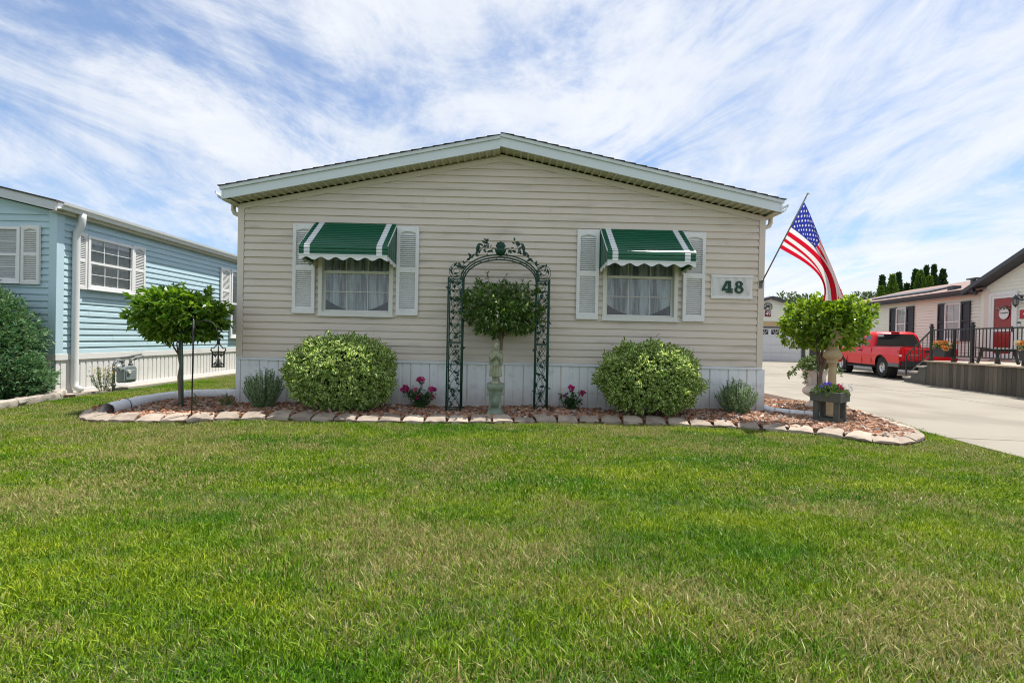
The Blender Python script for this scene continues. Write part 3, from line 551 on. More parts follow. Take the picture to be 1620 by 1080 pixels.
# roof
yf = YF - OH; EX = 0.13
for sg, xw in ((-1, XL), (1, XR)):
    xe = xw + sg * EX; ze = ZE; zr = ZE + .03 - (abs(xe - xw)) * 0 ; rise = abs(XA - xe) * SL; z0 = ze - .005
    zap = z0 + rise
    f = MB(); f.prism([(XA, zap), (xe, z0), (xe, z0 + .142), (XA, zap + .142)], (0, yf, 0), (1, 0, 0), Z3, (0, .02, 0)); obj('fascia', f, fasc, house)
    f = MB(); f.prism([(XA, zap + .144), (xe + sg * .02, z0 + .140), (xe + sg * .02, z0 + .19), (XA, zap + .195)], (0, yf - .022, 0), (1, 0, 0), Z3, (0, .045, 0)); obj('drip_edge', f, mat('drip', (0.60, 0.655, 0.655), .4), house)
    f = MB(); f.prism([(XA, zap + .10), (xe, z0 + .10), (xe, z0 + .165), (XA, zap + .165)], (0, yf + .024, 0), (1, 0, 0), Z3, (0, YB - yf + .3, 0)); obj('roof_deck', f, dark_in, house)
    sh = MB(); nC = 26; Ls = abs(XA - xe) + .05
    for c in range(nC):
        a0 = c / nC * Ls; a1 = (c + 1.25) / nC * Ls; xa, xb = XA + sg * a0, XA + sg * min(a1, Ls)
        zA, zB = zap + .197 - a0 * SL, zap + .197 - min(a1, Ls) * SL + .010
        sh.prism([(xa, zA), (xb, zB), (xb, zB + .010), (xa, zA + .004)], (0, yf - .035, 0), (1, 0, 0), Z3, (0, YB - yf + .35, 0))
    obj('roof_shingles', sh, shing, house)
    # ribbed rake soffit
    sf = MB(); p = 0.1145; n_ = int(abs(XA - xe) / p) + 1
    for k in range(n_):
        a0 = min(k * p, abs(XA - xe)); a1 = min((k + 1) * p, abs(XA - xe)); am = a0 + (a1 - a0) * .74
        for q0, q1, dz in ((a0, am, .012), (am, a1, -.010)):
            sf.prism([(XA + sg * q0, zap - q0 * SL + dz), (XA + sg * q1, zap - q1 * SL + dz), (XA + sg * q1, zap - q1 * SL + .02), (XA + sg * q0, zap - q0 * SL + .02)], (0, yf + .02, 0), (1, 0, 0), Z3, (0, OH - .02, 0))
    obj('rake_soffit', sf, soff, house)
    sf = MB(); sf.box(min(xw, xe), max(xw, xe), yf + .02, YB, z0 - .012, z0); obj('eave_soffit', sf, soff, house)
    g = MB(); kgutter(g, (xe, yf + .03, z0 + .03), (sg, 0, 0), (0, YB - yf, 0)); g.box(min(xe, xe - sg * .03), max(xe, xe - sg * .03), yf - .004, yf + .03, z0 + .004, z0 + .150); obj('gutter', g, fasc, house)
    d = MB(); xg = xe + sg * .05; xp = xw + sg * .045; yy = YF + .12
    d.tube([(xg, yy, z0 + .03), (xg, yy, z0 - .06), (xg - sg * .02, yy, z0 - .11), (xp + sg * .01, yy + .02, z0 - .16), (xp, yy + .03, z0 - .24), (xp, yy + .03, .16)], .036, 10); obj('downspout', d, vinylt, house, smooth=True)
# windows, shutters
wfr = mat('window_vinyl', (0.70, 0.695, 0.64), 0.4, 0.03)
for (wx, wz, ww, wh) in (W1, W2): window(house, (wx, YF, wz), (1, 0, 0), (0, -1, 0), ww, wh, wfr, 3, 2, 2, .515, .07, 'lace', .062)
for x in (-3.41, -1.765): shutter(house, (x, YF - .027, 1.505), (1, 0, 0), (0, -1, 0), .352, 1.42, whitew)
for x in (1.115, 2.83): shutter(house, (x, YF - .027, 1.505), (1, 0, 0), (0, -1, 0), .355, 1.435, whitew)
# awnings
green = mat('awning_green', (0.006, 0.105, 0.055), 0.3, 0.06, 6, spec=.5); awhite = mat('awning_white', (0.72, 0.74, 0.75), .35, .04)
def awning(x, zt, w):
    yw, yk = YF - .02, 7.19; zk = zt - .465; zb = zk - .15; zside = zt - .66
    S = Vector((0, yk - yw, zk - zt)); L = S.length; t = S.normalized(); nn = Vector((1, 0, 0)).cross(t); nn = nn if nn.z > 0 else -nn
    main = MB(); stripe = MB(); ns_ = 13
    bands = [(0, .055, 0), (.055, .12, 1), (.12, .875, 0), (.875, .94, 1), (.94, 1.0, 0)]
    def slat(p, d, nrm, ln):   # one interlocking slat across the width, ribbed
        for a, b, k in bands:
            (stripe if k else main).prism([(0, 0), (ln * .94, .0), (ln * .94, .010), (ln * .5, .014), (ln * .12, .006), (0, .002)], Vector((x + a * w, 0, 0)) + p + nrm * (.003 * k), d, nrm, Vector(((b - a) * w, 0, 0)))
    for i in range(ns_): slat(Vector((0, yw, zt)) + t * (L * i / ns_), t, nn, L / ns_)
    for i in range(3): slat(Vector((0, yk, zk - .05 * i)), Vector((0, 0, -1)), Vector((0, -1, 0)), .05)
    a = obj('awning', main, green, house); obj('stripe', stripe, awhite, a)
    # front valance
    v = MB(); K = 54; prof = [(0, 0)] ; prof = [(w * k / K, -.055 - .022 * math.cos(2 * math.pi * 6 * k / K)) for k in range(K + 1)]
    v.prism([(0, 0)] + prof + [(w, 0)], (x, yk - .012, zb + .012), (1, 0, 0), Z3, (0, .006, 0)); v.box(x - .004, x + w + .004, yk - .02, yk + .01, zb + .004, zb + .02)
    for xx in (x - .004, x + w - .002):
        dy = yw - yk; prof = [(dy * k / 24, -.05 - .02 * math.cos(2 * math.pi * 3 * k / 24) + (zside - zb) * k / 24) for k in range(25)]
        v.prism([(0, .012)] + prof + [(dy, zside - zb + .012)], (xx, yk, zb), (0, 1, 0), Z3, (.006, 0, 0))
        v.bar((xx + .003, yk, zk + .004), (xx + .003, yw, zt + .004), .012, .014)
    obj('valance', v, awhite, a)
    sd2 = MB()
    for xx, sg in ((x + .004, -1), (x + w - .004, 1)):
        n_ = 9
        for i in range(n_):
            f0, f1 = i / n_, (i + .93) / n_; yt0, yt1 = yk + (yw - yk) * f0, yk + (yw - yk) * f1; za, zb_ = zk + (zt - zk) * f0, zk + (zt - zk) * f1; lo0, lo1 = zb + (zside - zb) * f0, zb + (zside - zb) * f1
            ym = (yt0 + yt1) / 2; A = [(yt0, lo0), (yt1, lo1), (yt1, zb_), (yt0, za)]
            sd2.prism(A, (xx, 0, 0), (0, 1, 0), Z3, (sg * (.004 if i % 2 else .008), 0, 0))
    obj('side_panel', sd2, green, a)
awning(-3.075, 2.955, 1.30); awning(1.49, 2.965, 1.32)

# house number board "48"
sg = thing('number_sign', 'white ribbed wall sign with green number 48 beside the right window', 'sign', (3.625, YF - .02, 1.88))
b = MB(); x0, x1, z0, z1 = 3.295, 3.96, 1.885, 2.265
b.box(x0, x1, YF - .045, YF - .02, z0, z1); obj('backboard', b, whitew, sg)
b = MB(); n_ = 34
for i in range(n_): a = x0 + .02 + (x1 - x0 - .04) * i / n_; b.box(a, a + (x1 - x0 - .04) / n_ * .6, YF - .052, YF - .0445, z0 + .045, z1 - .04)
b.box(x0 - .008, x1 + .008, YF - .058, YF - .044, z1 - .04, z1); b.box(x0 - .004, x1 + .004, YF - .056, YF - .044, z0, z0 + .045)
obj('ribs', b, whitew, sg)
dg = mat('sign_green', (0.006, 0.055, 0.032), .5)
yn = YF - .055; zc = 2.075; d4 = MB(); cx = 3.545; W = (0, -.018, 0)
pr = lambda M, pts: M.prism(pts, (0, yn, 0), (1, 0, 0), Z3, W)
pr(d4, [(cx - .085, zc - .03), (cx + .085, zc - .03), (cx + .085, zc - .062), (cx - .085, zc - .062)]); pr(d4, [(cx - .085, zc - .031), (cx - .04, zc - .031), (cx + .018, zc + .094), (cx - .02, zc + .094)])
d4.prism([(cx + .012, zc - .094), (cx + .058, zc - .094), (cx + .058, zc + .095), (cx + .012, zc + .095)], (0, yn - .0006, 0), (1, 0, 0), Z3, W); d4.prism([(cx - .02, zc - .097), (cx + .09, zc - .097), (cx + .09, zc - .075), (cx - .02, zc - .075)], (0, yn - .0012, 0), (1, 0, 0), Z3, W)
obj('numeral', d4, dg, sg)
d8 = MB(); cx = 3.735
for (c, rx, rz, th, k) in ((zc + .046, .058, .05, .030, 0), (zc - .044, .072, .056, .034, 1)):
    n_ = 24; vs = []
    for i in range(n_):
        a = 2 * math.pi * i / n_
        for (q, y) in ((0, yn), (0, yn - .018 - .0006 * k), (-th, yn - .018 - .0006 * k), (-th, yn)): vs.append((cx + (rx + q * 1.15) * math.cos(a), y, c + (rz + q * .72) * math.sin(a)))
    d8.add(vs, [(i * 4 + j, i * 4 + (j + 1) % 4, ((i + 1) % n_) * 4 + (j + 1) % 4, ((i + 1) % n_) * 4 + j) for i in range(n_) for j in range(4)])
obj('numeral', d8, dg, sg)
# ================================================================== GARDEN
bark = mat('bark', (0.17, 0.125, 0.095), .9, .25, 25, .6, 90, stretch=(1, 1, .25)); stem_m = mat('stem_green', (0.10, 0.14, 0.05), .7)
def hlev(x, y): return float(bed_h(np.array(x), np.array(y)))
def limbs(mb, base, fork, tips, r0, r1, seed, wob=.02):
    rr = random.Random(seed); base, fork = Vector(base), Vector(fork); n = 6
    pts = [base.lerp(fork, i / n) + Vector((rr.uniform(-wob, wob), rr.uniform(-wob, wob), 0)) * (0 if i in (0,) else 1) for i in range(n + 1)]
    mb.tube(pts, [r0 + (r1 - r0) * i / n for i in range(n + 1)], 9)
    for t in tips:
        t = Vector(t); a = pts[-1 - rr.randrange(0, 2)]; q = [a.lerp(t, i / 4) + Vector((rr.uniform(-1, 1), rr.uniform(-1, 1), rr.uniform(-.3, 1))) * .03 * math.sin(math.pi * i / 4) for i in range(5)]
        mb.tube(q, [r1 * .62 * (1 - .2 * i) for i in range(5)], 6)
def tree(name, label, base, ctr, rad, n, leaf, lm, seed, lumps=26, lr=.36, low=-.62, top=1.0, r0=.035, fork=.55, curl=.15, droop=0.0, shoots=0, group=None, up=.5):
    base, ctr = Vector(base), Vector(ctr); t = thing(name, label, 'tree', base, group=group)
    p, d, rng = crown_points(tuple(ctr), rad, n, seed, lumps, lr, low, top); d = d + rng.normal(size=d.shape) * .55 + np.array([0, 0, -droop])
    if shoots:   # loose twigs that stand out of the crown
        P, D = [p], [d]
        for s in range(shoots):
            a = unit(rng.normal(size=(1, 3)) * np.array([1, 1, .6]) + np.array([[0, 0, .25]]))[0]; q0 = np.array(ctr) + a * np.array(rad) * .9; k = rng.integers(5, 10); L = rng.uniform(.07, .17)
            tt = np.linspace(0, 1, k)[:, None]; q = q0 + (a + np.array([0, 0, .35])) * tt * L; P.append(np.repeat(q, 2, 0)); D.append(np.repeat(a[None], 2 * k, 0) + rng.normal(size=(2 * k, 3)) * .8)
        p, d = np.concatenate(P), np.concatenate(D)
    L = rng.uniform(.7, 1.15, len(p)) * leaf[0]; obj('crown', leafmesh(p, d, L, L * leaf[1], rng, .22, np.tile([[0, 0, up]], (len(p), 1)) + (p - np.array(ctr)) * .8, curl), lm, t)
    tr_ = MB(); rr = random.Random(seed); fk = base.lerp(ctr, fork) ; tips = []
    for k in range(9): a = 6.28 * k / 9 + rr.uniform(-.3, .3); e = rr.uniform(.35, .8); tips.append(ctr + Vector((math.cos(a) * rad[0] * e, math.sin(a) * rad[1] * e, rad[2] * rr.uniform(-.35, .5))))
    limbs(tr_, base - Vector((0, 0, .05)), fk, tips, r0, r0 * .72, seed); obj('trunk', tr_, bark, t, smooth=True); return t
# --- left standard tree with its stake
tb = atz(283, 642, .06); yT = tb.y
cL = aty(287, 500, yT); lm1 = leafmat('leaf_bright', [(0.04, 0.11, 0.012), (0.075, 0.175, 0.018), (0.12, 0.25, 0.03), (0.20, 0.33, 0.05), (0.07, 0.15, 0.016)], .36, .4)
tree('topiary_tree', 'flat topped bright green standard tree behind the white drain pipe', tb, cL + Vector((0, 0, -.02)), (.59, .52, .42), 4400, (.115, .56), lm1, 11, 36, .36, -.72, .86, .025, .70, shoots=22)
st = MB(); q = atz(289, 646, .06); st.tube([q - Vector((0, 0, .1)), aty(287, 515, q.y)], .017, 8); tag(obj('plant_stake', st, mat('stake_green', (0.045, 0.10, 0.075), .5), smooth=True), 'green metal stake tied beside the left tree trunk', 'stake')
# --- middle tree
tm = Vector((-.13, 7.42, .06)); cM = aty(795, 487, 7.42); lm2 = leafmat('leaf_dark', [(0.025, 0.075, 0.010), (0.05, 0.13, 0.018), (0.095, 0.19, 0.03), (0.17, 0.27, 0.06), (0.035, 0.095, 0.013), (0.5, 0.55, 0.34)], .32, .3)
tree('weeping_tree', 'dark leafy standard tree under the green metal garden arch', tm, cM + Vector((0, 0, -.03)), (.62, .42, .41), 6000, (.070, .44), lm2, 5, 22, .42, -.85, 1.05, .03, .82, shoots=95, droop=.5)
# --- right tree
tR = atz(1291, 652, .06); cR = aty(1310, 512, tR.y - .05); lm3 = leafmat('leaf_lime', [(0.06, 0.14, 0.014), (0.11, 0.22, 0.022), (0.18, 0.31, 0.035), (0.29, 0.40, 0.07), (0.08, 0.17, 0.016)], .4, .42)
tree('lilac_tree', 'lime green rounded standard tree behind the grey planter stand', tR, cR, (.65, .58, .46), 6000, (.088, .62), lm3, 23, 30, .36, -.85, 1.0, .036, .55, shoots=42, droop=.25)
st = MB(); q = atz(1287, 655, .06) - Vector((0, .12, 0)); st.tube([q - Vector((0, 0, .1)), aty(1291, 500, q.y)], .006, 6); tag(obj('support_rod', st, mat('black_iron', (0.018, 0.018, 0.019), .5, .1)), 'thin black support rod standing against the right tree trunk', 'rod')
# --- round variegated bushes
lmv = leafmat('leaf_variegated', [(0.075, 0.175, 0.02), (0.125, 0.245, 0.03), (0.19, 0.33, 0.05), (0.085, 0.185, 0.022)], .36, .42, (0.80, 0.85, 0.45))
def round_bush(label, c, rad, seed):
    t = thing('round_bush', label, 'bush', (c[0], c[1], 0), group='variegated bushes under the windows'); rng = np.random.default_rng(seed); n = 11500
    q = unit(rng.normal(size=(n, 3))); q = q[q[:, 2] > -.86]; n = len(q)
    lump = 1 + .05 * np.sin(q[:, 0] * 5 + seed) * np.cos(q[:, 2] * 6 + q[:, 1] * 4 + seed) + .035 * np.sin(q[:, 0] * 11 + q[:, 2] * 9 + seed * 2) + .025 * np.sin(q[:, 0] * 23 + q[:, 1] * 19 - q[:, 2] * 17)
    sq = (np.abs(q) ** 2.2).sum(1, keepdims=True) ** (-1 / 2.2)      # squarish dome
    p = np.array(c) + q * sq * lump[:, None] * np.array(rad) * rng.uniform(.66, 1.06, (n, 1)) ** .5
    p[:, 2] = np.maximum(p[:, 2], hlev(c[0], c[1]) + .03)
    for s_ in range(130):      # stray shoots that break the outline
        k = rng.integers(0, n - 8); a = unit((q[k] + np.array([0, 0, .5]) + rng.normal(size=3) * .25)[None])[0]; c0 = np.array(c) + q[k] * sq[k] * lump[k] * np.array(rad) * .98
        for j in range(7): p[k + j] = c0 + a * rng.uniform(.04, .13) * (j + 1) / 7 + rng.normal(size=3) * .008
    p[:, 2] = np.maximum(p[:, 2], hlev(c[0], c[1]) + .03)
    d = q * .55 + rng.normal(size=(n, 3)) * .7 + np.array([0, 0, .25]); L = rng.uniform(.04, .105, n)
    obj('foliage', leafmesh(p, d, L, L * .45, rng, .2, q * .9 + np.array([0, 0, .5]), .1), lmv, t)
    core = MB(); K = 20; core.ball(c, [r * .70 for r in rad], 24, 16); obj('dark_core', core, mat('bush_inside', (0.022, 0.035, 0.012), .95, .3, 20, 1, 30), t)  # solid dark core, shade between the leaves put into its colour
    s = MB(); rr = random.Random(seed)
    for k in range(9): a = rr.uniform(0, 6.28); s.tube([(c[0] + .12 * math.cos(a), c[1] + .1 * math.sin(a), .0), (c[0] + .5 * rad[0] * math.cos(a), c[1] + .5 * rad[1] * math.sin(a), c[2])], .012, 5)
    obj('stem', s, bark, t)
cb = aty(540, 592, 7.12); round_bush('round cream and green bush left of the garden arch', (cb.x, 7.12, .60), (.755, .50, .525), 3)
cb = aty(1026, 594, 7.22); round_bush('round cream and green bush right of the garden arch', (cb.x, 7.22, .605), (.725, .48, .515), 9)
# --- grey green bushy perennials
lmg = leafmat('leaf_greygreen', [(0.13, 0.23, 0.09), (0.22, 0.33, 0.155), (0.32, 0.43, 0.25), (0.17, 0.28, 0.115)], .6, .25)
def perennial(label, x, y, w, h, seed, n=150, name='perennial_plant', lm=lmg, ll=.042):
    z0 = hlev(x, y); t = thing(name, label, 'plant', (x, y, 0), group='grey green perennials in the bed' if name == 'perennial_plant' else None); rng = np.random.default_rng(seed); s = MB(); P, D = [], []
    for k in range(n):
        a = rng.uniform(0, 6.28); e = math.sqrt(rng.random()); hh = h * (1 - .42 * e * e) * rng.uniform(.72, 1.05); b = Vector((x + .12 * w * e * math.cos(a), y + .12 * w * e * math.sin(a), z0 - .02)); tp = Vector((x + .5 * w * e * math.cos(a), y + .36 * w * e * math.sin(a), z0 + hh))
        pts = [b.lerp(tp, i / 4) + Vector((math.cos(a), math.sin(a), 0)) * .05 * w * e * math.sin(math.pi * i / 4) for i in range(5)]; s.tube(pts, .0028, 4, False)
        m = int(hh / .014); tt = rng.uniform(.12, 1.0, m); ii = np.minimum((tt * 4).astype(int), 3); PA = np.array([tuple(p) for p in pts]); fr = (tt * 4 - ii)[:, None]
        P.append(PA[ii] * (1 - fr) + PA[ii + 1] * fr); D.append(unit(rng.normal(size=(m, 3))) * .9 + np.array([0, 0, .55]))
    P, D = np.concatenate(P), np.concatenate(D); L = rng.uniform(.6, 1.2, len(P)) * ll
    obj('foliage', leafmesh(P, D, L, L * .3, rng, .15, None, .1), lm, t); obj('stem', s, stem_m, t)
perennial('bushy grey green perennial by the left corner of the house', -3.62, 7.33, .66, .60, 4)
perennial('bushy grey green perennial below the number 48 sign', 3.60, 7.45, .66, .55, 6)
lmw = leafmat('leaf_weed', [(0.05, 0.11, 0.025), (0.09, 0.16, 0.04), (0.13, 0.2, 0.06)], .5, .3)
perennial('small low green weed by the end of the drain pipe', -4.22, 7.42, .26, .22, 12, 22, 'weed_plant', lmw)
perennial('single thin seedling among the mulch beside the left tree', -4.62, 7.30, .12, .22, 13, 3, 'seedling', lmw, .05)
# --- rose bushes
lmr = leafmat('leaf_rose', [(0.016, 0.05, 0.014), (0.03, 0.08, 0.02), (0.05, 0.115, 0.03)], .4, .2); pink = mat('rose_pink', (0.52, 0.022, 0.19), .5, .25, 30); pinkp = mat('rose_pale', (0.62, 0.16, 0.30), .5, .2, 30)
def rose(label, x, y, w, h, blooms, seed):
    z0 = hlev(x, y); t = thing('rose_bush', label, 'rose bush', (x, y, 0), group='pink rose bushes beside the arch'); rng = np.random.default_rng(seed); s = MB(); P, D = [], []
    ends = [Vector((x + bx, y - .06, z0 + bz)) for bx, bz, _ in blooms] + [Vector((x + rng.uniform(-.5, .5) * w, y + rng.uniform(-.2, .15), z0 + rng.uniform(.25, .75) * h)) for k in range(14)]
    for e in ends:
        b = Vector((x + rng.uniform(-.05, .05), y + rng.uniform(-.04, .04), z0 - .02)); m = b.lerp(e, .5) + Vector((rng.uniform(-.03, .03), 0, .07)); pts = [b, b.lerp(m, .6), m, m.lerp(e, .6) + Vector((0, 0, .02)), e]; s.tube(pts, [.006, .005, .004, .0035, .003], 5, False)
        PA = np.array([tuple(p) for p in pts]); k = 24; tt = rng.uniform(.15, .95, k); ii = np.minimum((tt * 4).astype(int), 3); fr = (tt * 4 - ii)[:, None]
        P.append(PA[ii] * (1 - fr) + PA[ii + 1] * fr + rng.normal(size=(k, 3)) * .025); D.append(unit(rng.normal(size=(k, 3))) + np.array([0, 0, .1]))
    P, D = np.concatenate(P), np.concatenate(D); L = rng.uniform(.035, .06, len(P)); obj('foliage', leafmesh(P, D, L, L * .6, rng, .15, np.tile([[0, 0, 1.]], (len(P), 1)), .15), lmr, t); obj('stem', s, stem_m, t)
    for (bx, bz, r) in blooms:
        c = np.array((x + bx, y - .07, z0 + bz)); k = 26; q = unit(rng.normal(size=(k, 3)) + np.array([0, -.3, .4])); P = c + q * r * .35; L = np.full(k, r * 1.25)
        obj('bloom', leafmesh(P, q + rng.normal(size=(k, 3)) * .5, L, L * .95, rng, .3, q, -.2), pink if rng.random() < .8 else pinkp, t)
rose('pink flowering rose bush left of the garden arch', -1.33, 7.56, .5, .42, [(-.20, .33, .045), (-.25, .30, .03), (.02, .46, .042), (.06, .47, .032), (.20, .32, .035), (.25, .32, .025), (-.02, .20, .036), (.22, .21, .028), (-.05, .31, .028)], 3)
rose('pink flowering rose bush right of the garden arch', 1.06, 7.52, .46, .34, [(-.03, .36, .042), (.15, .29, .038), (-.14, .24, .02)], 8)

# --- garden arch
gi = mat('arch_green', (0.006, 0.048, 0.030), .42, .1, 20)
ar = thing('garden_arch', 'tall dark green wrought metal garden arch with leaf scrollwork', 'arch', (-.14, 7.42, 0))
AX = [(-.88, -.665), (.455, .645)]; ZT = 2.075; YA = (7.30, 7.52)
for (xa, xb) in AX:
    for yy in YA:
        for xx in (xa, xb): p = MB(); p.tube([(xx, yy, .0), (xx, yy, ZT)],   .0125 if yy < 7.4 else .010, 8); obj('post', p, gi, ar, smooth=True)
    r = MB()
    for zz_ in (.09, 1.08, 1.10, ZT - .045, ZT):
        for yy in YA: r.tube([(xa, yy, zz_), (xb, yy, zz_)], .008, 6)
        for xx in (xa, xb): r.tube([(xx, YA[0], zz_), (xx, YA[1], zz_)], .006, 6)
    obj('rung', r, gi, ar)
    # climbing vine scrolls with leaves
    v = MB(); P, D = [], []; rng = np.random.default_rng(int(xa * 100) + 900); xm = (xa + xb) / 2; hw = (xb - xa) / 2 - .012
    for yy in YA:
        for (z0, z1) in ((.10, 1.07), (1.11, ZT - .05)):
            for ph in (0, math.pi):
                K = 40; pts = [(xm + hw * .85 * math.sin(ph + 9.5 * (z0 + (z1 - z0) * k / K) + (1 if yy > 7.4 else 0)), yy, z0 + (z1 - z0) * k / K) for k in range(K + 1)]; v.tube(pts, .0042, 5, False)
                for k in range(2, K, 4): q = np.array(pts[k]); P.append(q + rng.normal(size=3) * np.array([.012, .006, .01])); D.append((rng.uniform(-1, 1), rng.uniform(-.25, .25), rng.uniform(-.4, 1)))
            for c_ in (.25, .7):
                zc_ = z0 + (z1 - z0) * c_; v.tube([(xm + .05 * math.cos(a) * (1 - a / 9), yy, zc_ + .05 * math.sin(a) * (1 - a / 9)) for a in np.linspace(0, 6.5, 18)], .004, 5, False)
    obj('vine_scroll', v, gi, ar); P, D = np.array(P), np.array(D); L = rng.uniform(.055, .095, len(P))
    obj('metal_leaves', leafmesh(P, D, L, L * .55, rng, .1, np.tile([[0, -1., 0]], (len(P), 1)), .05), gi, ar)
xi0, xi1 = AX[0][1], AX[1][0]; xc, rx = (xi0 + xi1) / 2, (xi1 - xi0) / 2
def arc(rxx, rzz, y, n=36, a0=0, a1=math.pi): return [(xc - rxx * math.cos(a), y, ZT - .03 + rzz * math.sin(a)) for a in np.linspace(a0, a1, n)]
for yy in YA:
    for rr_, rz_ in ((rx, .345), (rx + .03, .385)): r = MB(); r.tube(arc(rr_, rz_, yy), .0105, 8); obj('arch_rail', r, gi, ar, smooth=True)
r = MB()
for a in np.linspace(.1, math.pi - .1, 14): r.tube([(xc - rx * math.cos(a), YA[0], ZT - .03 + .345 * math.sin(a)), (xc - rx * math.cos(a), YA[1], ZT - .03 + .345 * math.sin(a))], .006, 5)
obj('cross_bar', r, gi, ar)
v = MB(); P, D = [], []; rng = np.random.default_rng(77); y0 = YA[0] - .005
for sg_ in (-1, 1):
    # scroll on the shoulder
    sx0 = xc + sg_ * (rx + .085); sz0 = ZT + .10
    for R0, tw in ((.115, 5.4), (.085, 6.3), (.05, 7)): v.tube([(sx0 + sg_ * R0 * math.cos(a + .6) * (1 - .06 * a), y0, sz0 + R0 * math.sin(a + .6) * (1 - .06 * a)) for a in np.linspace(-2.4, tw - 2.4, 26)], .0048, 5, False)
    # branch with leaves that climbs along the arch and ends in a twig
    br = [(xc + sg_ * (rx + .06) * math.cos(a), y0, ZT - .01 + .45 * math.sin(a)) for a in np.linspace(.35, 1.05, 16)]; v.tube(br, .0055, 5, False)
    e = br[-1]; tw = [(e[0] - sg_ * .09 * t, y0, e[2] + .02 + .15 * t ** 1.3) for t in np.linspace(0, 1, 8)]; v.tube([e] + tw, .005, 5, False)
    for q in br[::2] + tw[::2] + tw[-2:]:
        for k in range(2): P.append(np.array(q) + rng.normal(size=3) * .008); D.append((rng.uniform(-1, 1), rng.uniform(-.2, .2), rng.uniform(-.2, 1)))
    for k in range(9): a = rng.uniform(.5, 5); P.append(np.array((sx0 + .08 * math.cos(a), y0, sz0 + .08 * math.sin(a)))); D.append((rng.uniform(-1, 1), 0, rng.uniform(-1, 1)))
    # bird: body with head, beak and tail
    bx, bz = xc + sg_ * .335, ZT + .475 - (.03 if sg_ < 0 else 0.02); bd = MB(); bd.tube([(bx - sg_ * .02, y0, bz + .075), (bx - sg_ * .008, y0, bz + .062), (bx, y0, bz + .035), (bx + sg_ * .012, y0, bz), (bx + sg_ * .02, y0, bz - .04), (bx + sg_ * .024, y0, bz - .085)], [.008, .018, .024, .026, .013, .006], 8); bd.tube([(bx - sg_ * .02, y0, bz + .068), (bx - sg_ * .05, y0, bz + .074)], [.008, .001], 6); bd.tube([(bx, y0, bz - .02), (bx + sg_ * .005, y0, bz - .13)], .003, 5); obj('bird', bd, gi, ar, smooth=True)
    for k in range(8): t = rng.random(); P.append(np.array((xc + sg_ * (.08 + .14 * t), y0, ZT + .37 + .10 * rng.random()))); D.append((sg_ * rng.uniform(-.3, 1), 0, rng.uniform(-.5, 1)))
P, D = np.array(P), np.array(D); L = rng.uniform(.055, .09, len(P)); tag(obj('vine_scroll', v, gi, ar), kind='stuff'); obj('metal_leaves', leafmesh(P, D, L, L * .5, rng, .1, np.tile([[0, -1., 0]], (len(P), 1)), .05), gi, ar)
cr = MB(); cz = ZT + .335   # crest: flower basket
cr.lathe([(.025, 0), (.05, .012), (.075, .05), (.088, .09), (.08, .10)], (xc, y0, cz), 14); cr.ball((xc, y0, cz + .165), (.052, .02, .05), 12, 8)
for a in np.linspace(0, 6.28, 9)[:-1]: cr.ball((xc + .05 * math.cos(a), y0 - .008, cz + .15 + .045 * math.sin(a)), (.026, .014, .024), 8, 6)
for sg_ in (-1, 1): cr.tube([(xc + sg_ * .07, y0, cz + .1), (xc + sg_ * .12, y0, cz + .12), (xc + sg_ * .14, y0, cz + .07), (xc + sg_ * .11, y0, cz + .05)], .008, 6)
obj('crest', cr, gi, ar, smooth=True)

# --- angel statue on pedestal
stm = mat('statue_stone', (0.33, 0.34, 0.235), .85, .2, 14, .5, 70, dirt=((0.13, 0.145, 0.10), 13, .50, .7)); pem = mat('pedestal_stone', (0.215, 0.265, 0.20), .9, .16, 10, .5, 60, dirt=((0.10, 0.13, 0.10), 9, .5, .6))
PX, PY = -.135, 7.0
pd = thing('pedestal', 'green grey square stone pedestal under the angel statue', 'pedestal', (PX, PY, 0))
p = MB()
def sqlathe(mb, prof, c):   # square-plan turned profile
    n = len(prof); vs = []
    for w_, z in prof: vs += [(c[0] + a * w_, c[1] + b * w_, c[2] + z) for a, b in ((-1, -1), (1, -1), (1, 1), (-1, 1))]
    mb.add(vs, [(i * 4 + k, i * 4 + (k + 1) % 4, i * 4 + 4 + (k + 1) % 4, i * 4 + 4 + k) for i in range(n - 1) for k in range(4)] + [(3, 2, 1, 0), tuple((n - 1) * 4 + k for k in range(4))])
sqlathe(p, [(.125, 0), (.125, .05), (.115, .075), (.10, .105), (.092, .13), (.088, .30), (.092, .385), (.105, .405), (.118, .43), (.125, .445), (.125, .49), (.115, .497)], (PX, PY, .02))
obj('column', p, pem, pd, bevel=.008)
p = MB(); p.prism([(-.055, .16), (.055, .16), (.055, .36), (-.055, .36)], (PX, PY - .096, .02), (1, 0, 0), Z3, (0, .012, 0))
for sg_ in (-1, 1): p.tube([(PX + sg_ * .098, PY - .105, .40 + .02), (PX + sg_ * .12, PY - .115, .38 + .02), (PX + sg_ * .108, PY - .112, .345 + .02), (PX + sg_ * .088, PY - .10, .36 + .02)], .011, 7)
obj('relief', p, pem, pd, smooth=True)
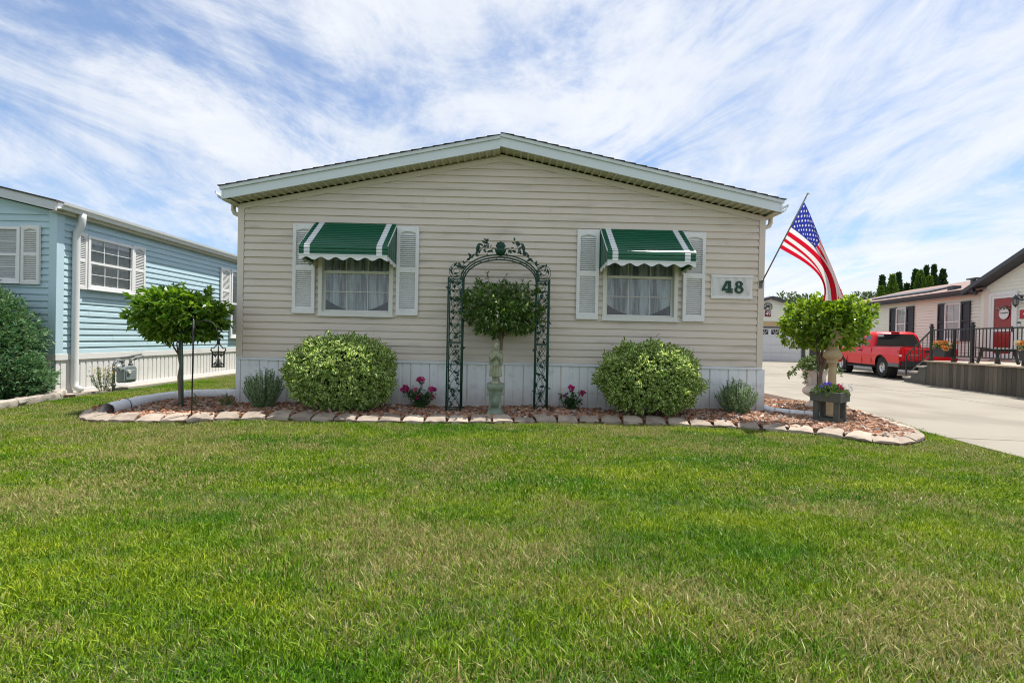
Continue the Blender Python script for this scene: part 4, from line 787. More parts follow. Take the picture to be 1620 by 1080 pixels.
def angel():
    z0 = .515; y = PY; m = MB(); x = PX
    m.lathe([(.080, 0), (.084, .012), (.078, .03), (.05, .036)], (x, y, z0), 24)
    def folds(a, z, r): return r * (1 + .13 * math.sin(a * 9 + .6 * math.sin(z * 20)) * min(1, max(0, (.40 - z) * 5))) * (.80 + .20 * abs(math.cos(a)))
    m.lathe([(.040, .03), (.045, .07), (.052, .10), (.086, .105), (.082, .16), (.073, .24), (.063, .31), (.056, .37), (.058, .41), (.055, .44), (.040, .462), (.024, .472), (.022, .485)], (x, y, z0), 60, fn=folds)
    for sg_ in (-1, 1):    # legs and feet, arms, sleeves, wings
        m.tube([(x + sg_ * .026, y - .012, z0 + .03), (x + sg_ * .026, y - .01, z0 + .12)], [.022, .026], 10); m.ball((x + sg_ * .028, y - .045, z0 + .042), (.018, .035, .014), 10, 7)
        m.tube([(x + sg_ * .050, y, z0 + .435), (x + sg_ * .066, y - .012, z0 + .405), (x + sg_ * .068, y - .035, z0 + .365), (x + sg_ * .050, y - .062, z0 + .362), (x + sg_ * .026, y - .082, z0 + .395), (x + sg_ * .008, y - .088, z0 + .415)], [.018, .021, .022, .020, .014, .010], 10)
        m.tube([(x + sg_ * .066, y - .055, z0 + .362), (x + sg_ * .072, y - .045, z0 + .32), (x + sg_ * .070, y - .035, z0 + .27)], [.018, .016, .004], 8)
        m.tube([(x + sg_ * .008, y - .087, z0 + .412), (x + sg_ * .006, y - .091, z0 + .44), (x + sg_ * .003, y - .088, z0 + .462)], [.011, .0095, .004], 8)
        for k in range(9):    # feathers fanned down from the shoulder
            f = k / 8; b = Vector((x + sg_ * .03, y + .04, z0 + .43 - .05 * f)); e = Vector((x + sg_ * (.062 + .036 * math.sin(f * 2.6 + .5)), y + .06, z0 + .475 - .25 * f)); m.tube([b, b.lerp(e, .55) + Vector((sg_ * .012, .008, .018)), e, e + Vector((sg_ * -.004, 0, -.035))], [.010, .013, .011, .003], 7)
    hc = Vector((x, y - .006, z0 + .528)); m.ball(hc, (.042, .046, .050), 18, 14)
    m.tube([(x, y - .048, z0 + .537), (x, y - .056, z0 + .521), (x, y - .047, z0 + .515)], [.004, .0075, .005], 7)           # nose
    m.ball((x, y - .038, z0 + .492), (.012, .011, .010), 8, 6); m.ball((x, y - .045, z0 + .505), (.011, .006, .0035), 8, 6)    # chin, mouth
    for sg_ in (-1, 1): m.ball((x + sg_ * .018, y - .036, z0 + .513), (.013, .011, .012), 8, 6); m.ball((x + sg_ * .015, y - .042, z0 + .541), (.010, .007, .0035), 8, 6); m.ball((x + sg_ * .0145, y - .0415, z0 + .532), (.0065, .005, .0045), 8, 6)
    rr_ = random.Random(4)
    for k in range(80):     # curls
        a = rr_.uniform(0, 6.28); t = rr_.uniform(0, 1.9); q = Vector((math.cos(a) * math.sin(t), math.sin(a) * math.sin(t), math.cos(t)))
        if q.y < -.35 and q.z < .45: continue
        r_ = rr_.uniform(.009, .015); m.ball(hc + Vector((q.x * .043, q.y * .046, q.z * .052)), r_, 8, 6)
    a = thing('angel_statue', 'pale green stone praying angel statue on a pedestal under the arch', 'statue', (x, y, z0))
    o = obj('figure', m, stm, a); r = o.modifiers.new('fuse', 'REMESH'); r.mode = 'VOXEL'; r.voxel_size = .0034; r.use_smooth_shade = True
angel()

# --- shepherd hook with lantern
iron = mat('black_iron', (0.018, 0.018, 0.019), .5, .1)
hb = atz(303, 667, 0); hk = thing('shepherd_hook', 'black shepherd hook pole at the lawn edge holding a lantern', 'hook', hb); Yh = hb.y
p = MB(); top = aty(306, 503, Yh); p.tube([hb - Vector((0, 0, .05)), hb.lerp(top, .5), top], .0075, 8); p.ball(top + Vector((0, 0, .008)), (.01, .01, .02), 8, 6); p.tube([hb + Vector((-.001, 0, .0)), hb + Vector((.004, 0, .0)) + (top - hb) * .72, hb + (top - hb) * .98 + Vector((.004, 0, 0))], [.0076, .0095, .0095], 8); obj('pole', p, iron, hk, smooth=True)
p = MB(); L_ = [(307, 530), (309, 516), (314, 509.5), (321, 507), (329, 507), (336, 510), (341, 515.5), (343, 522), (345, 526), (349, 526), (351, 522), (350.5, 518)]; p.tube([aty(a, b_, Yh) for a, b_ in L_], .006, 8); obj('arm', p, iron, hk, smooth=True)
lc = aty(345, 580.5, Yh); ln = thing('lantern', 'ornate black metal lantern hanging from the shepherd hook', 'lantern', lc)
K = 6; LR = .075; LH = .195
f = MB(); f.prism([(LR * 1.15 * math.cos(6.283 * k / K), LR * 1.15 * math.sin(6.283 * k / K)) for k in range(K)], lc, (1, 0, 0), (0, 1, 0), (0, 0, .012)); f.prism([(LR * 1.12 * math.cos(6.283 * k / K), LR * 1.12 * math.sin(6.283 * k / K)) for k in range(K)], lc + Vector((0, 0, LH)), (1, 0, 0), (0, 1, 0), (0, 0, .01))
for k in range(K): a = 6.283 * k / K; q = lc + Vector((LR * math.cos(a), LR * math.sin(a), 0)); f.tube([q, q + Vector((0, 0, LH))], .009, 6)
obj('cage', f, iron, ln)
f = MB()
for k in range(K):
    a = 6.283 * k / K; a2 = 6.283 * (k + 1) / K; A = lc + Vector((LR * math.cos(a), LR * math.sin(a), 0)); B_ = lc + Vector((LR * math.cos(a2), LR * math.sin(a2), 0))
    for zz_ in (.03, LH - .025):
        s_ = 1 if zz_ < .1 else -1; M_ = A.lerp(B_, .5); f.tube([A.lerp(B_, .1) + Z3 * zz_, A.lerp(B_, .3) + Z3 * (zz_ + s_ * .012), M_ + Z3 * (zz_ + s_ * .035), A.lerp(B_, .7) + Z3 * (zz_ + s_ * .012), A.lerp(B_, .9) + Z3 * zz_], .006, 5, False); f.tube([A.lerp(B_, .5) + Vector((0, 0, zz_)) + (B_ - A) * .14 * math.cos(t) + Z3 * .014 * math.sin(t) for t in np.linspace(0, 6.28, 10)], .003, 5, False)
    o_ = Vector((math.cos(a), math.sin(a), 0)); f.tube([A + Z3 * LH, A + o_ * .022 + Z3 * (LH + .03), A + o_ * .012 + Z3 * (LH + .055), A - o_ * .014 + Z3 * (LH + .05), A - o_ * .03 + Z3 * (LH + .07), lc + o_ * .014 + Z3 * (LH + .10)], .007, 6, False)
obj('scrollwork', f, iron, ln)
f = MB(); f.lathe([(.016, LH + .09), (.022, LH + .11), (.016, LH + .15), (.024, LH + .165), (.022, LH + .18), (.008, LH + .195)], lc, 10); f.tube([lc + Vector((.014 * math.cos(t), 0, LH + .208 + .014 * math.sin(t))) for t in np.linspace(0, 6.28, 12)], .003, 5, False); hookp = aty(347, 526, Yh); f.tube([lc + Vector((0, 0, LH + .22)), hookp], .003, 5); obj('crown', f, iron, ln, smooth=True)
f = MB(); f.lathe([(.028, .013), (.028, .10), (.02, .104), (.003, .106), (.003, .115)], lc, 12); obj('candle', f, mat('candle', (0.7, 0.66, 0.55), .5), ln, smooth=True)
# --- left drain pipe: flexible white corrugated pipe
pipe_m = mat('pipe_white', (0.76, 0.77, 0.80), .4, .05, 12, dirt=((0.5, 0.47, 0.43), 14, .58, .5))
def dense(pts, n):
    P = np.array([tuple(p) for p in pts]); d = np.r_[0, np.cumsum(np.linalg.norm(np.diff(P, axis=0), axis=1))]; t = np.linspace(0, d[-1], n); Q = np.stack([np.interp(t, d, P[:, i]) for i in range(3)], 1)
    k = max(3, n // 26); pad = np.pad(Q, ((k, k), (0, 0)), 'edge'); return np.stack([np.convolve(pad[:, i], np.ones(2 * k + 1) / (2 * k + 1), 'valid') for i in range(3)], 1), t
pp = [(-5.22, 6.42, .125), (-5.30, 6.75, .125), (-5.36, 7.15, .13), (-5.40, 7.55, .125), (-5.36, 7.95, .12), (-5.18, 8.22, .12), (-4.9, 8.36, .12), (-4.62, 8.40, .12)]
Q, t = dense(pp, 420); rad = .081 + .0045 * np.sin(t * 2 * math.pi / .028); plain = (t < .42) | ((t > .80) & (t < 1.15)); rad[plain] = .083; rad[(t > .40) & (t < .44)] = .09; rad[(t > .80) & (t < .83)] = .09
dp = thing('drain_pipe', 'white corrugated drain pipe lying along the left end of the mulch', 'pipe', (-5.22, 6.42, 0))
m = MB(); m.tube(Q.tolist(), rad.tolist(), 20, False); m.tube((Q[:60]).tolist(), [.074] * 60, 20, False); obj('hose', m, pipe_m, dp, smooth=True)
m = MB(); a_ = (Q[0] - Q[6]); a_ = Vector(a_).normalized(); m.tube([Vector(Q[0]) + a_ * .0, Vector(Q[0]) + a_ * .012], [.083, .084], 20, False); m.tube([Vector(Q[0]) + a_ * .012, Vector(Q[0])], [.075, .074], 20, False); obj('rim', m, pipe_m, dp, smooth=True)
m = MB(); m.box(-4.64, -4.40, 8.31, 8.47, .05, .20); m.box(-4.42, -4.33, 8.34, 8.44, .05, .6); obj('adapter', m, pipe_m, dp, bevel=.015)
m = MB(); c_ = Q[70]; m.tube([(c_[0] - .12, c_[1], .0)] + [(c_[0] - .1 * math.cos(a), c_[1] - .0, .13 + .10 * math.sin(a)) for a in np.linspace(0, 3.14, 10)] + [(c_[0] + .11, c_[1], .02)], .004, 6); tag(obj('wire_hoop', m, iron), 'bent dark wire hoop pinning down the white drain pipe', 'wire hoop')
# right downspout run
dpr = thing('downspout_extension', 'white curved downspout pipe at the right corner of the house', 'pipe', (4.21, 7.95, 0))
Q, t = dense([(4.20, 7.90, .62), (4.20, 7.90, .25), (4.22, 7.88, .14), (4.32, 7.80, .095), (4.5, 7.68, .085), (4.72, 7.56, .08), (4.95, 7.44, .08)], 120); m = MB(); m.tube(Q.tolist(), .052, 14); obj('hose', m, pipe_m, dpr, smooth=True)
m = MB()
for i in (60, 78, 96): m.tube([Q[i], Q[i + 2]], .0545, 14)
obj('joint_ring', m, mat('pipe_joint', (.5, .5, .52), .5), dpr, smooth=True)

# --- right corner: urn, baluster, planter stand
um = mat('urn_white', (0.62, 0.60, 0.58), .7, .06, 12, .3, 60, dirt=((0.38, 0.35, 0.32), 9, .5, .6))
ub = Vector((5.50, 8.5, 0)); ur = thing('garden_urn', 'white cast garden urn with scrolls behind the right tree trunk', 'urn', ub)
m = MB(); zb0 = .06
def flute(a, z, r): return r * (1 + .03 * math.sin(a * 14) * (1 if .3 < z < .62 else 0))
m.lathe([(.15, 0), (.15, .05), (.11, .08), (.07, .13), (.065, .17), (.10, .20), (.17, .235), (.20, .28), (.185, .33), (.14, .37), (.135, .45), (.16, .56), (.205, .64), (.22, .665), (.205, .68), (.19, .66), (.12, .5)], ub + Vector((0, 0, zb0)), 36, fn=flute); obj('bowl', m, um, ur, smooth=True)
m = MB()
for k in range(10): a = 6.283 * k / 10; o_ = Vector((math.cos(a), math.sin(a), 0)); c_ = ub + Vector((0, 0, zb0)); m.tube([c_ + o_ * .15 + Z3 * .58, c_ + o_ * .15 + Z3 * .5, c_ + o_ * .155 + Z3 * .43, c_ + o_ * .19 + Z3 * .41, c_ + o_ * .175 + Z3 * .45], .012, 6)
obj('scroll', m, um, ur, smooth=True)
lmu = leafmat('leaf_urn', [(0.035, 0.085, 0.02), (0.07, 0.13, 0.035), (0.12, 0.19, 0.06), (0.3, 0.34, 0.18)], .45, .25); redf = mat('flower_red', (0.62, 0.035, 0.02), .5, .2, 30)
def pot_plants(parent, c, rad, n, lm, seed, ll, flowers=(), trail=0, fold=.2):
    rng = np.random.default_rng(seed); q = unit(rng.normal(size=(n, 3))); q[:, 2] = np.abs(q[:, 2]) * 1 - .25; P = np.array(c) + q * np.array(rad) * rng.uniform(.35, 1.0, (n, 1)) ** .6; D = q + rng.normal(size=(n, 3)) * .6
    if trail:
        X = []
        for k in range(trail):
            a = rng.uniform(0, 6.28); tt = np.linspace(.7, 1, 26)[:, None]; X.append(np.array(c) + np.array([math.cos(a) * rad[0], math.sin(a) * rad[1], 0]) * (tt * 1.75 - .3) + np.array([0, 0, -1]) * (tt - .7) * rng.uniform(.2, .9) + rng.normal(size=(26, 3)) * .014)
        X = np.concatenate(X); P = np.concatenate([P, X]); D = np.concatenate([D, rng.normal(size=X.shape)])
    L = rng.uniform(.7, 1.2, len(P)) * ll; obj('foliage', leafmesh(P, D, L, L * .6, rng, fold, None, .15), lm, parent)
    for fm, pts, r in flowers:
        V = []; DD = []
        for p in pts:
            k = 22; q = unit(rng.normal(size=(k, 3)) + np.array([0, -.2, .5])); V.append(np.array(p) + q * r * .4); DD.append(q + rng.normal(size=(k, 3)) * .3)
        V, DD = np.concatenate(V), np.concatenate(DD); obj('blossoms', leafmesh(V, DD, np.full(len(V), r), np.full(len(V), r * .9), rng, .2, None, 0), fm, parent)
up_ = thing('urn_plant', 'trailing green plant with red blossoms growing in the white urn', 'plant', ub + Vector((0, 0, .70))); c_ = ub + Vector((0, 0, .80))
pot_plants(up_, c_, (.30, .28, .24), 900, lmu, 31, .055, [(redf, [c_ + Vector((-.04, -.2, .19)), c_ + Vector((.06, -.22, .23)), c_ + Vector((.1, -.2, .17)), c_ + Vector((.32, -.15, .12)), c_ + Vector((-.09, -.22, .16))], .035)], 13)
bal = mat('tan_cast_stone', (0.45, 0.335, 0.20), .85, .1, 9, .35, 60, dirt=((0.30, 0.22, 0.13), 7, .54, .5))
bb = Vector((5.12, 7.50, 0)); bt = thing('baluster_pedestal', 'tan cast stone baluster pedestal rising behind the planter stand', 'pedestal', bb)
m = MB(); m.lathe([(.13, 0.0), (.13, .06), (.11, .09), (.095, .12), (.074, .24), (.064, .42), (.056, .60), (.050, .76), (.052, .84), (.080, .855), (.084, .875), (.072, .89), (.077, .905), (.115, .93), (.13, .965), (.124, 1.005), (.10, 1.04), (.085, 1.07)], bb + Vector((0, 0, .04)), 28); obj('shaft', m, bal, bt, smooth=True)
m = MB(); c_ = bb + Vector((0, 0, 1.07)); m.tube([c_ + Vector((0, 0, .0)), c_ + Vector((.008, 0, .09)), c_ + Vector((.03, 0, .17)), c_ + Vector((.06, 0, .24)), c_ + Vector((.085, 0, .30))], [.086, .074, .062, .075, .10], 20); obj('flared_top', m, bal, bt, smooth=True)
gw = mat('grey_green_wood', (0.085, 0.095, 0.08), .75, .15, 6, .4, 60, stretch=(6, 6, 1))
pc = Vector((4.74, 6.98, 0)); ps = thing('planter_stand', 'grey green wooden planter box on square legs in the mulch', 'planter', (pc.x, pc.y, 0), R_(38)); WB, zt, zb_ = .195, .50, .36
def loc(mb): return mb
for k in range(4):
    m = MB(); m.box(-WB, WB, -WB, -WB + .03, zb_, zt); m.xform(Matrix.Rotation(R_(90 * k), 4, 'Z')); m.v = [(v[0] * (.998 if k % 2 else 1), v[1] * (.998 if k % 2 else 1), v[2]) for v in m.v]; obj('box_side', m, gw, ps, world=False, bevel=.004)
for sx_ in (-1, 1):
    for sy_ in (-1, 1): m = MB(); m.box(sx_ * .13 - .033, sx_ * .13 + .033, sy_ * .13 - .033, sy_ * .13 + .033, .02, zb_ + .06); obj('leg', m, gw, ps, world=False, bevel=.004)
m = MB(); m.box(-WB + .032, WB - .032, -WB + .032, WB - .032, zb_ + .02, zt - .025); obj('potting_soil', m, mat('soil', (0.035, 0.025, 0.018), .95), ps, world=False)
m = MB()
for s_ in (-1, 1): m.box(-.095, .095, s_ * .13 - .02, s_ * .13 + .02, .07, .12); m.box(s_ * .13 - .02, s_ * .13 + .02, -.095, .095, .0705, .1195)
obj('stretcher', m, gw, ps, world=False, bevel=.003)
pf = thing('planter_flowers', 'mixed purple pink and white flowers in the grey planter box', 'flowers', (pc.x, pc.y, zt - .03)); c_ = Vector((pc.x, pc.y, zt - .01)); purp = mat('flower_purple', (0.19, 0.10, 0.60), .5, .2, 30); fwh = mat('flower_white', (0.75, 0.74, 0.76), .5, .1, 30)
rng = np.random.default_rng(5)
pot_plants(pf, c_, (.25, .2, .13), 700, lmw, 32, .05, [(purp, [c_ + Vector((-.13, -.08, .12)), c_ + Vector((-.10, -.10, .125)), c_ + Vector((-.07, -.09, .12)), c_ + Vector((-.19, -.08, .08))], .024), (mat('flower_pink', (.62, .03, .16), .5, .2, 30), [c_ + Vector((.07, -.14, .06)), c_ + Vector((.06, -.10, .10))], .026), (fwh, [c_ + Vector((.08 + .22 * rng.random(), -.12 + .12 * rng.random(), .02 + .11 * rng.random())) for k in range(22)], .011)])

# --- flag on the corner of the house
M0 = aty(1203.5, 450, YF - .03); T0 = aty(1274.5, 313, 6.75); fg = thing('house_flag', 'striped and starred flag hanging from a slanted pole at the house corner', 'flag', M0)
m = MB(); m.tube([M0, M0.lerp(T0, .5), T0], .0105, 10); obj('pole', m, mat('pole_grey', (0.30, 0.30, 0.31), .35, .05, metal=.6), fg, smooth=True)
m = MB(); m.box(M0.x - .028, M0.x + .028, M0.y - .008, M0.y + .03, M0.z - .06, M0.z + .06); m.tube([M0 - (T0 - M0) * .01, M0 + (T0 - M0) * .065], .019, 10); m.ball(M0, .03, 10, 8); obj('bracket', m, mat('bracket_metal', (.22, .22, .22), .45, .1, metal=.7), fg, smooth=False, bevel=.003)
m = MB(); e_ = (T0 - M0).normalized(); m.tube([T0, T0 + e_ * .02, T0 + e_ * .03, T0 + e_ * .05, T0 + e_ * .07, T0 + e_ * .085], [.008, .012, .007, .013, .013, .003], 10); m.ball(T0 + e_ * .055 + Vector((.015, 0, .005)), (.018, .012, .008), 8, 6); obj('finial', m, mat('finial_silver', (.6, .6, .6), .25, .05, metal=.8), fg, smooth=True)
def flag_mat():
    m = bpy.data.materials.new('flag_cloth'); m.use_nodes = True; ns, ls = m.node_tree.nodes, m.node_tree.links; b = bsdf_of(m)
    uv = N(ns, 'ShaderNodeUVMap'); uv.uv_map = 'UVMap'; s = N(ns, 'ShaderNodeSeparateXYZ'); ls.new(uv.outputs[0], s.inputs[0]); u, v = s.outputs[0], s.outputs[1]; mm = lambda *a: mathn(ns, ls, *a)
    stripe = mm('LESS_THAN', mm('FRACT', mm('MULTIPLY', v, 6.5)), .5)      # red where true, bottom stripe red
    canton = mm('MULTIPLY', mm('LESS_THAN', u, .40), mm('GREATER_THAN', v, 6 / 13.))
    cu_ = mm('MULTIPLY', u, 12 / .40); cv_ = mm('MULTIPLY', mm('SUBTRACT', v, 6 / 13.), 10 / (7 / 13.))
    iu, iv = mm('ROUND', cu_), mm('ROUND', cv_); fu, fv = mm('SUBTRACT', cu_, iu), mm('SUBTRACT', cv_, iv)
    r = mm('POWER', mm('ADD', mm('POWER', mm('MULTIPLY', fu, 1.55), 2.0), mm('POWER', fv, 2.0)), .5)
    ang = N(ns, 'ShaderNodeMath'); ang.operation = 'ARCTAN2'; ls.new(mm('MULTIPLY', fu, 1.55), ang.inputs[0]); ls.new(fv, ang.inputs[1])
    lim = mm('ADD', .36, mm('MULTIPLY', mm('COSINE', mm('MULTIPLY', ang.outputs[0], 5.0)), .14))
    par = mm('LESS_THAN', mm('FRACT', mm('MULTIPLY', mm('ADD', iu, iv), .5)), .25)
    inb = mm('MULTIPLY', mm('MULTIPLY', mm('GREATER_THAN', iu, .5), mm('LESS_THAN', iu, 11.5)), mm('MULTIPLY', mm('GREATER_THAN', iv, .5), mm('LESS_THAN', iv, 9.5)))
    star = mm('MULTIPLY', mm('MULTIPLY', mm('LESS_THAN', r, lim), par), inb)
    def mix(f, a, bb_):
        x = N(ns, 'ShaderNodeMix', data_type='RGBA'); ls.new(f, x.inputs[0])
        for i, q in ((6, a), (7, bb_)):
            if isinstance(q, tuple): x.inputs[i].default_value = q
            else: ls.new(q, x.inputs[i])
        return x.outputs[2]
    W_ = (.78, .78, .79, 1); st_ = mix(stripe, W_, (.60, .008, .03, 1)); cn = mix(star, (.030, .045, .32, 1), W_); col = mix(canton, st_, cn); ls.new(col, b.inputs['Base Color']); b.inputs['Roughness'].default_value = .6; b.inputs['Specular IOR Level'].default_value = .2
    tr = N(ns, 'ShaderNodeBsdfTranslucent'); ls.new(col, tr.inputs[0]); ms = N(ns, 'ShaderNodeMixShader'); ms.inputs[0].default_value = .4; ls.new(b.outputs[0], ms.inputs[1]); ls.new(tr.outputs[0], ms.inputs[2]); ls.new(ms.outputs[0], next(n for n in ns if n.type == 'OUTPUT_MATERIAL').inputs[0]); return m
def bez(P, t):
    P = [Vector(p) for p in P]
    while len(P) > 1: P = [P[i].lerp(P[i + 1], t) for i in range(len(P) - 1)]
    return P[0]
Hb = M0.lerp(T0, .455); Ht = M0.lerp(T0, .965); dY = lambda Y: Y
Bc = [Hb, aty(1262, 410, Hb.y - .02), aty(1296, 424, 7.05), aty(1309, 450, 7.02), aty(1299, 476, 6.98)]; Tc = [Ht, aty(1286, 345, 6.92), aty(1300, 385, 6.99), aty(1318, 430, 7.10), aty(1335.5, 469, 7.14)]
NU, NV = 64, 40; m = MB(); vs = []
for i in range(NU + 1):
    t = i / NU; b_, t_ = bez(Bc, t), bez(Tc, t); w_ = t_ - b_
    for j in range(NV + 1):
        s_ = j / NV; p = b_ + w_ * s_; amp = .055 * (t ** 1.1) + .012; ph = s_ * 15.5 + t * 2.2 + .5 * math.sin(t * 5); p = p + Vector((.35, -.95, 0)) * amp * math.sin(ph) * math.sin(math.pi * min(1, s_ * 1.0 + .08) ** .9 * .98 + .03) + Vector((0, -.10 * math.sin(math.pi * s_) * math.sin(math.pi * t * .8), -.02 * math.sin(math.pi * s_) * t)); vs.append(p)
fs = [(i * (NV + 1) + j, (i + 1) * (NV + 1) + j, (i + 1) * (NV + 1) + j + 1, i * (NV + 1) + j + 1) for i in range(NU) for j in range(NV)]; m.add(vs, fs)
m.uv = [((k // (NV + 1)) / NU, (k % (NV + 1)) / NV) for f in fs for k in f]
obj('cloth', m, flag_mat(), fg, smooth=True)

# --- main house gas meter (left side)
meter_m = mat('meter_grey', (0.20, 0.24, 0.25), .5, .08, 10, dirt=((0.12, 0.13, 0.13), 12, .55, .5)); pipe_g = mat('meter_pipe', (0.16, 0.165, 0.165), .5, .1, 10, metal=.3)
def gas_meter(label, c, u, n, s=1.0, side=1):
    """box meter hung on a pipe manifold; u along the wall, n away from it"""
    c, u, n = Vector(c), Vector(u), Vector(n); g = thing('gas_meter', label, 'gas meter', (c.x, c.y, 0), group='gas meters on the house sides'); X = lambda a, b, z: c + u * a * s + n * b * s + Z3 * z * s
    m = MB(); m.prism([(-.15, -.15), (-.12, -.18), (.13, -.18), (.16, -.13), (.16, .08), (.12, .13), (-.11, .13), (-.15, .08)], X(0, -.075, 0), u * s, Z3 * s, n * .15 * s); m.prism([(-.12, -.13), (.12, -.13), (.12, .06), (-.12, .06)], X(0, .072, 0), u * s, Z3 * s, n * .02 * s); obj('case', m, meter_m, g, bevel=.018 * s)
    m = MB(); m.tube([X(-.06, .095, .03), X(-.06, .115, .03)], .035 * s, 14); m.box(0, 0.001, 0, .001, 0, .001); m.v = m.v[:-8]; m.f = m.f[:-6]; m.m = m.m[:-6]; obj('dial', m, mat('dial_white', (.6, .6, .58), .3), g)
    m = MB(); m.tube([X(-.30, .0, -.42), X(-.30, 0, .16), X(-.28, 0, .21), X(-.22, 0, .235), X(-.10, 0, .235), X(-.10, 0, .13)], .024 * s, 10); m.tube([X(.10, 0, .12), X(.10, 0, .23), X(.14, 0, .255), X(.42 * side, 0, .30)], .022 * s, 10); m.tube([X(-.14, 0, .29), X(.40, -.02, .34)], .018 * s, 8)
    for a, z in ((-.10, .15), (.10, .15), (-.18, .235), (.2, .268), (-.30, -.2)): m.tube([X(a - .02, 0, z), X(a + .025, 0, z)], .036 * s, 8)
    obj('pipework', m, pipe_g, g, smooth=True)
    m = MB(); m.tube([X(-.22, -.02, .12), X(-.22, .03, .12)], .085 * s, 18); m.tube([X(-.22, .03, .12), X(-.22, .06, .12)], [.06 * s, .035 * s], 14); m.tube([X(-.22, 0, .2), X(-.22, 0, .27)], .03 * s, 8); obj('regulator', m, mat('regulator_grey', (.36, .38, .39), .45, .06), g, smooth=False, bevel=.006)
gas_meter('grey gas meter on the left side wall of the beige house', (-4.52, 8.90, .47), (0, 1, 0), (-1, 0, 0), 1.15)
# ================================================================== BLUE HOUSE
BX, BY = -7.82, 8.5; blue = mat('blue_vinyl', (0.44, 0.59, 0.645), .5, .04, 1.6, .12, 200, objvar=.03, stretch=(1, 1, 5)); bluet = mat('blue_trim', (0.45, 0.60, 0.67), .5, .03, 3)
bh = thing('blue_house', 'light blue vinyl sided mobile home with white shutters and gutter', 'house', (BX - 4.2, BY, 0)); BE = 3.20; BS0 = .80; BW = 8.2; bs = .222
hc_ = .1145; bax = BX - BW / 2
bspan = lambda z: (min(BW / 2, max(0., z - BE + .07) / bs + 0), max(BW / 2, BW - .09 - max(0., z - BE + .07) / bs))
y1 = atx(133, 420, BX).y; y2 = atx(206, 420, BX).y; zt_ = atx(137, 373, BX).z; zb0 = atx(137, 457, BX).z; y4 = atx(361, 470, BX).y
wl_ = aty(38, 400, BY); w0 = aty(38, 448, BY).z; w1 = aty(38, 360, BY).z
siding(bh, blue, (BX - BW, BY, 0), (1, 0, 0), (0, -1, 0), BS0 - .06, 22, hc_, bspan, [(wl_.x - 1.12 - BX + BW, wl_.x - .03 - BX + BW, w0 + .02, w1 - .02)])
siding(bh, blue, (BX, BY, 0), (0, 1, 0), (1, 0, 0), BS0 - .06, 21, hc_, lambda z: (.10, 16.5), [(y1 - BY + .03, y2 - BY - .03, zb0 + .02, zt_ - .02), (y4 + .05 - BY, y4 + 1.49 - BY, zb0 - .88, zt_ - .02)])
m = MB(); m.box(BX - BW, BX, BY, BY + 16.6, .03, BE); m.prism([(BX - BW, BE), (BX, BE), (bax, BE + BW / 2 * bs)], (0, BY + .1, 0), (1, 0, 0), Z3, (0, -.1, 0)); obj('wall', m, blue, bh)
m = MB(); m.box(BX - .11, BX + .028, BY - .028, BY + .12, BS0 - .08, BE - .01); obj('corner_post', m, bluet, bh, bevel=.006)
# skirting of the side and of the front
def ribbed(mb, O, u, n, L, z0, z1, w=.13):
    prof = [(0, .012), (.04, .014), (.5, .014), (.54, .002), (.74, .002), (.78, .014), (1., .014)]; k = int(L / w); O, u, n = Vector(O), Vector(u), Vector(n); pts = [(i + a) * w for i in range(k) for a, _ in prof]; of = [b for i in range(k) for _, b in prof]
    vs = [O + u * a + n * b + Z3 * z for a, b in zip(pts, of) for z in (z0, z1)]; fs = [(2 * i, 2 * i + 2, 2 * i + 3, 2 * i + 1) for i in range(len(pts) - 1)]; mb.add(vs, fs if u.cross(Z3).dot(n) > 0 else [f[::-1] for f in fs])
skw = mat('skirting_white', (0.70, 0.69, 0.67), .5, .04, 3, dirt=((0.48, 0.45, 0.42), 4, .56, .5))
m = MB(); ribbed(m, (BX, BY, 0), (0, 1, 0), (1, 0, 0), 16.5, .05, BS0 - .16); ribbed(m, (BX - BW, BY, 0), (1, 0, 0), (0, -1, 0), BW, .05, BS0 - .16); obj('skirting', m, skw, bh)
m = MB(); m.box(BX, BX + .035, BY - .03, BY + 16.5, BS0 - .175, BS0 - .065); m.box(BX, BX + .03, BY - .02, BY + 16.5, .02, .09); m.box(BX - BW, BX, BY - .03, BY, BS0 - .174, BS0 - .066); obj('skirt_trim', m, skw, bh, bevel=.005)
m = MB(); m.box(BX - .02, BX + .24, BY - .1, BY + 16.6, -.1, .035); obj('foundation_strip', m, mat('old_concrete', (0.36, 0.32, 0.27), .9, .1, 5, .4, 40), bh)
# roof
yf2 = BY - .16
for sg_ in (-1, 1):
    xe = bax + sg_ * (BW / 2 + .12); ri = (BW / 2 + .12) * bs; z0 = BE - .01
    f = MB(); f.prism([(bax, z0 + ri), (xe, z0), (xe, z0 + .155), (bax, z0 + ri + .155)], (0, yf2, 0), (1, 0, 0), Z3, (0, .02, 0)); obj('fascia', f, mat('grey_fascia', (0.55, 0.58, 0.60), .5, .04), bh)
    f = MB(); f.prism([(bax, z0 + ri + .157), (xe + sg_ * .03, z0 + .15), (xe + sg_ * .03, z0 + .175), (bax, z0 + ri + .18)], (0, yf2 - .02, 0), (1, 0, 0), Z3, (0, 16.9, 0)); obj('roof_shingles', f, shing, bh)
    f = MB(); f.prism([(bax, z0 + ri), (xe, z0), (xe, z0 + .012), (bax, z0 + ri + .012)], (0, yf2 + .021, 0), (1, 0, 0), Z3, (0, .145, 0)); obj('rake_soffit', f, white, bh)
m = MB(); xe = BX + .12; m.box(BX, xe, yf2 + .02, BY + 16.6, BE - .03, BE - .012); obj('eave_soffit', m, soff, bh)
m = MB(); m.box(xe - .02, xe, yf2 + .02, BY + 16.6, BE - .012, BE + .14); obj('eave_fascia', m, soff, bh)
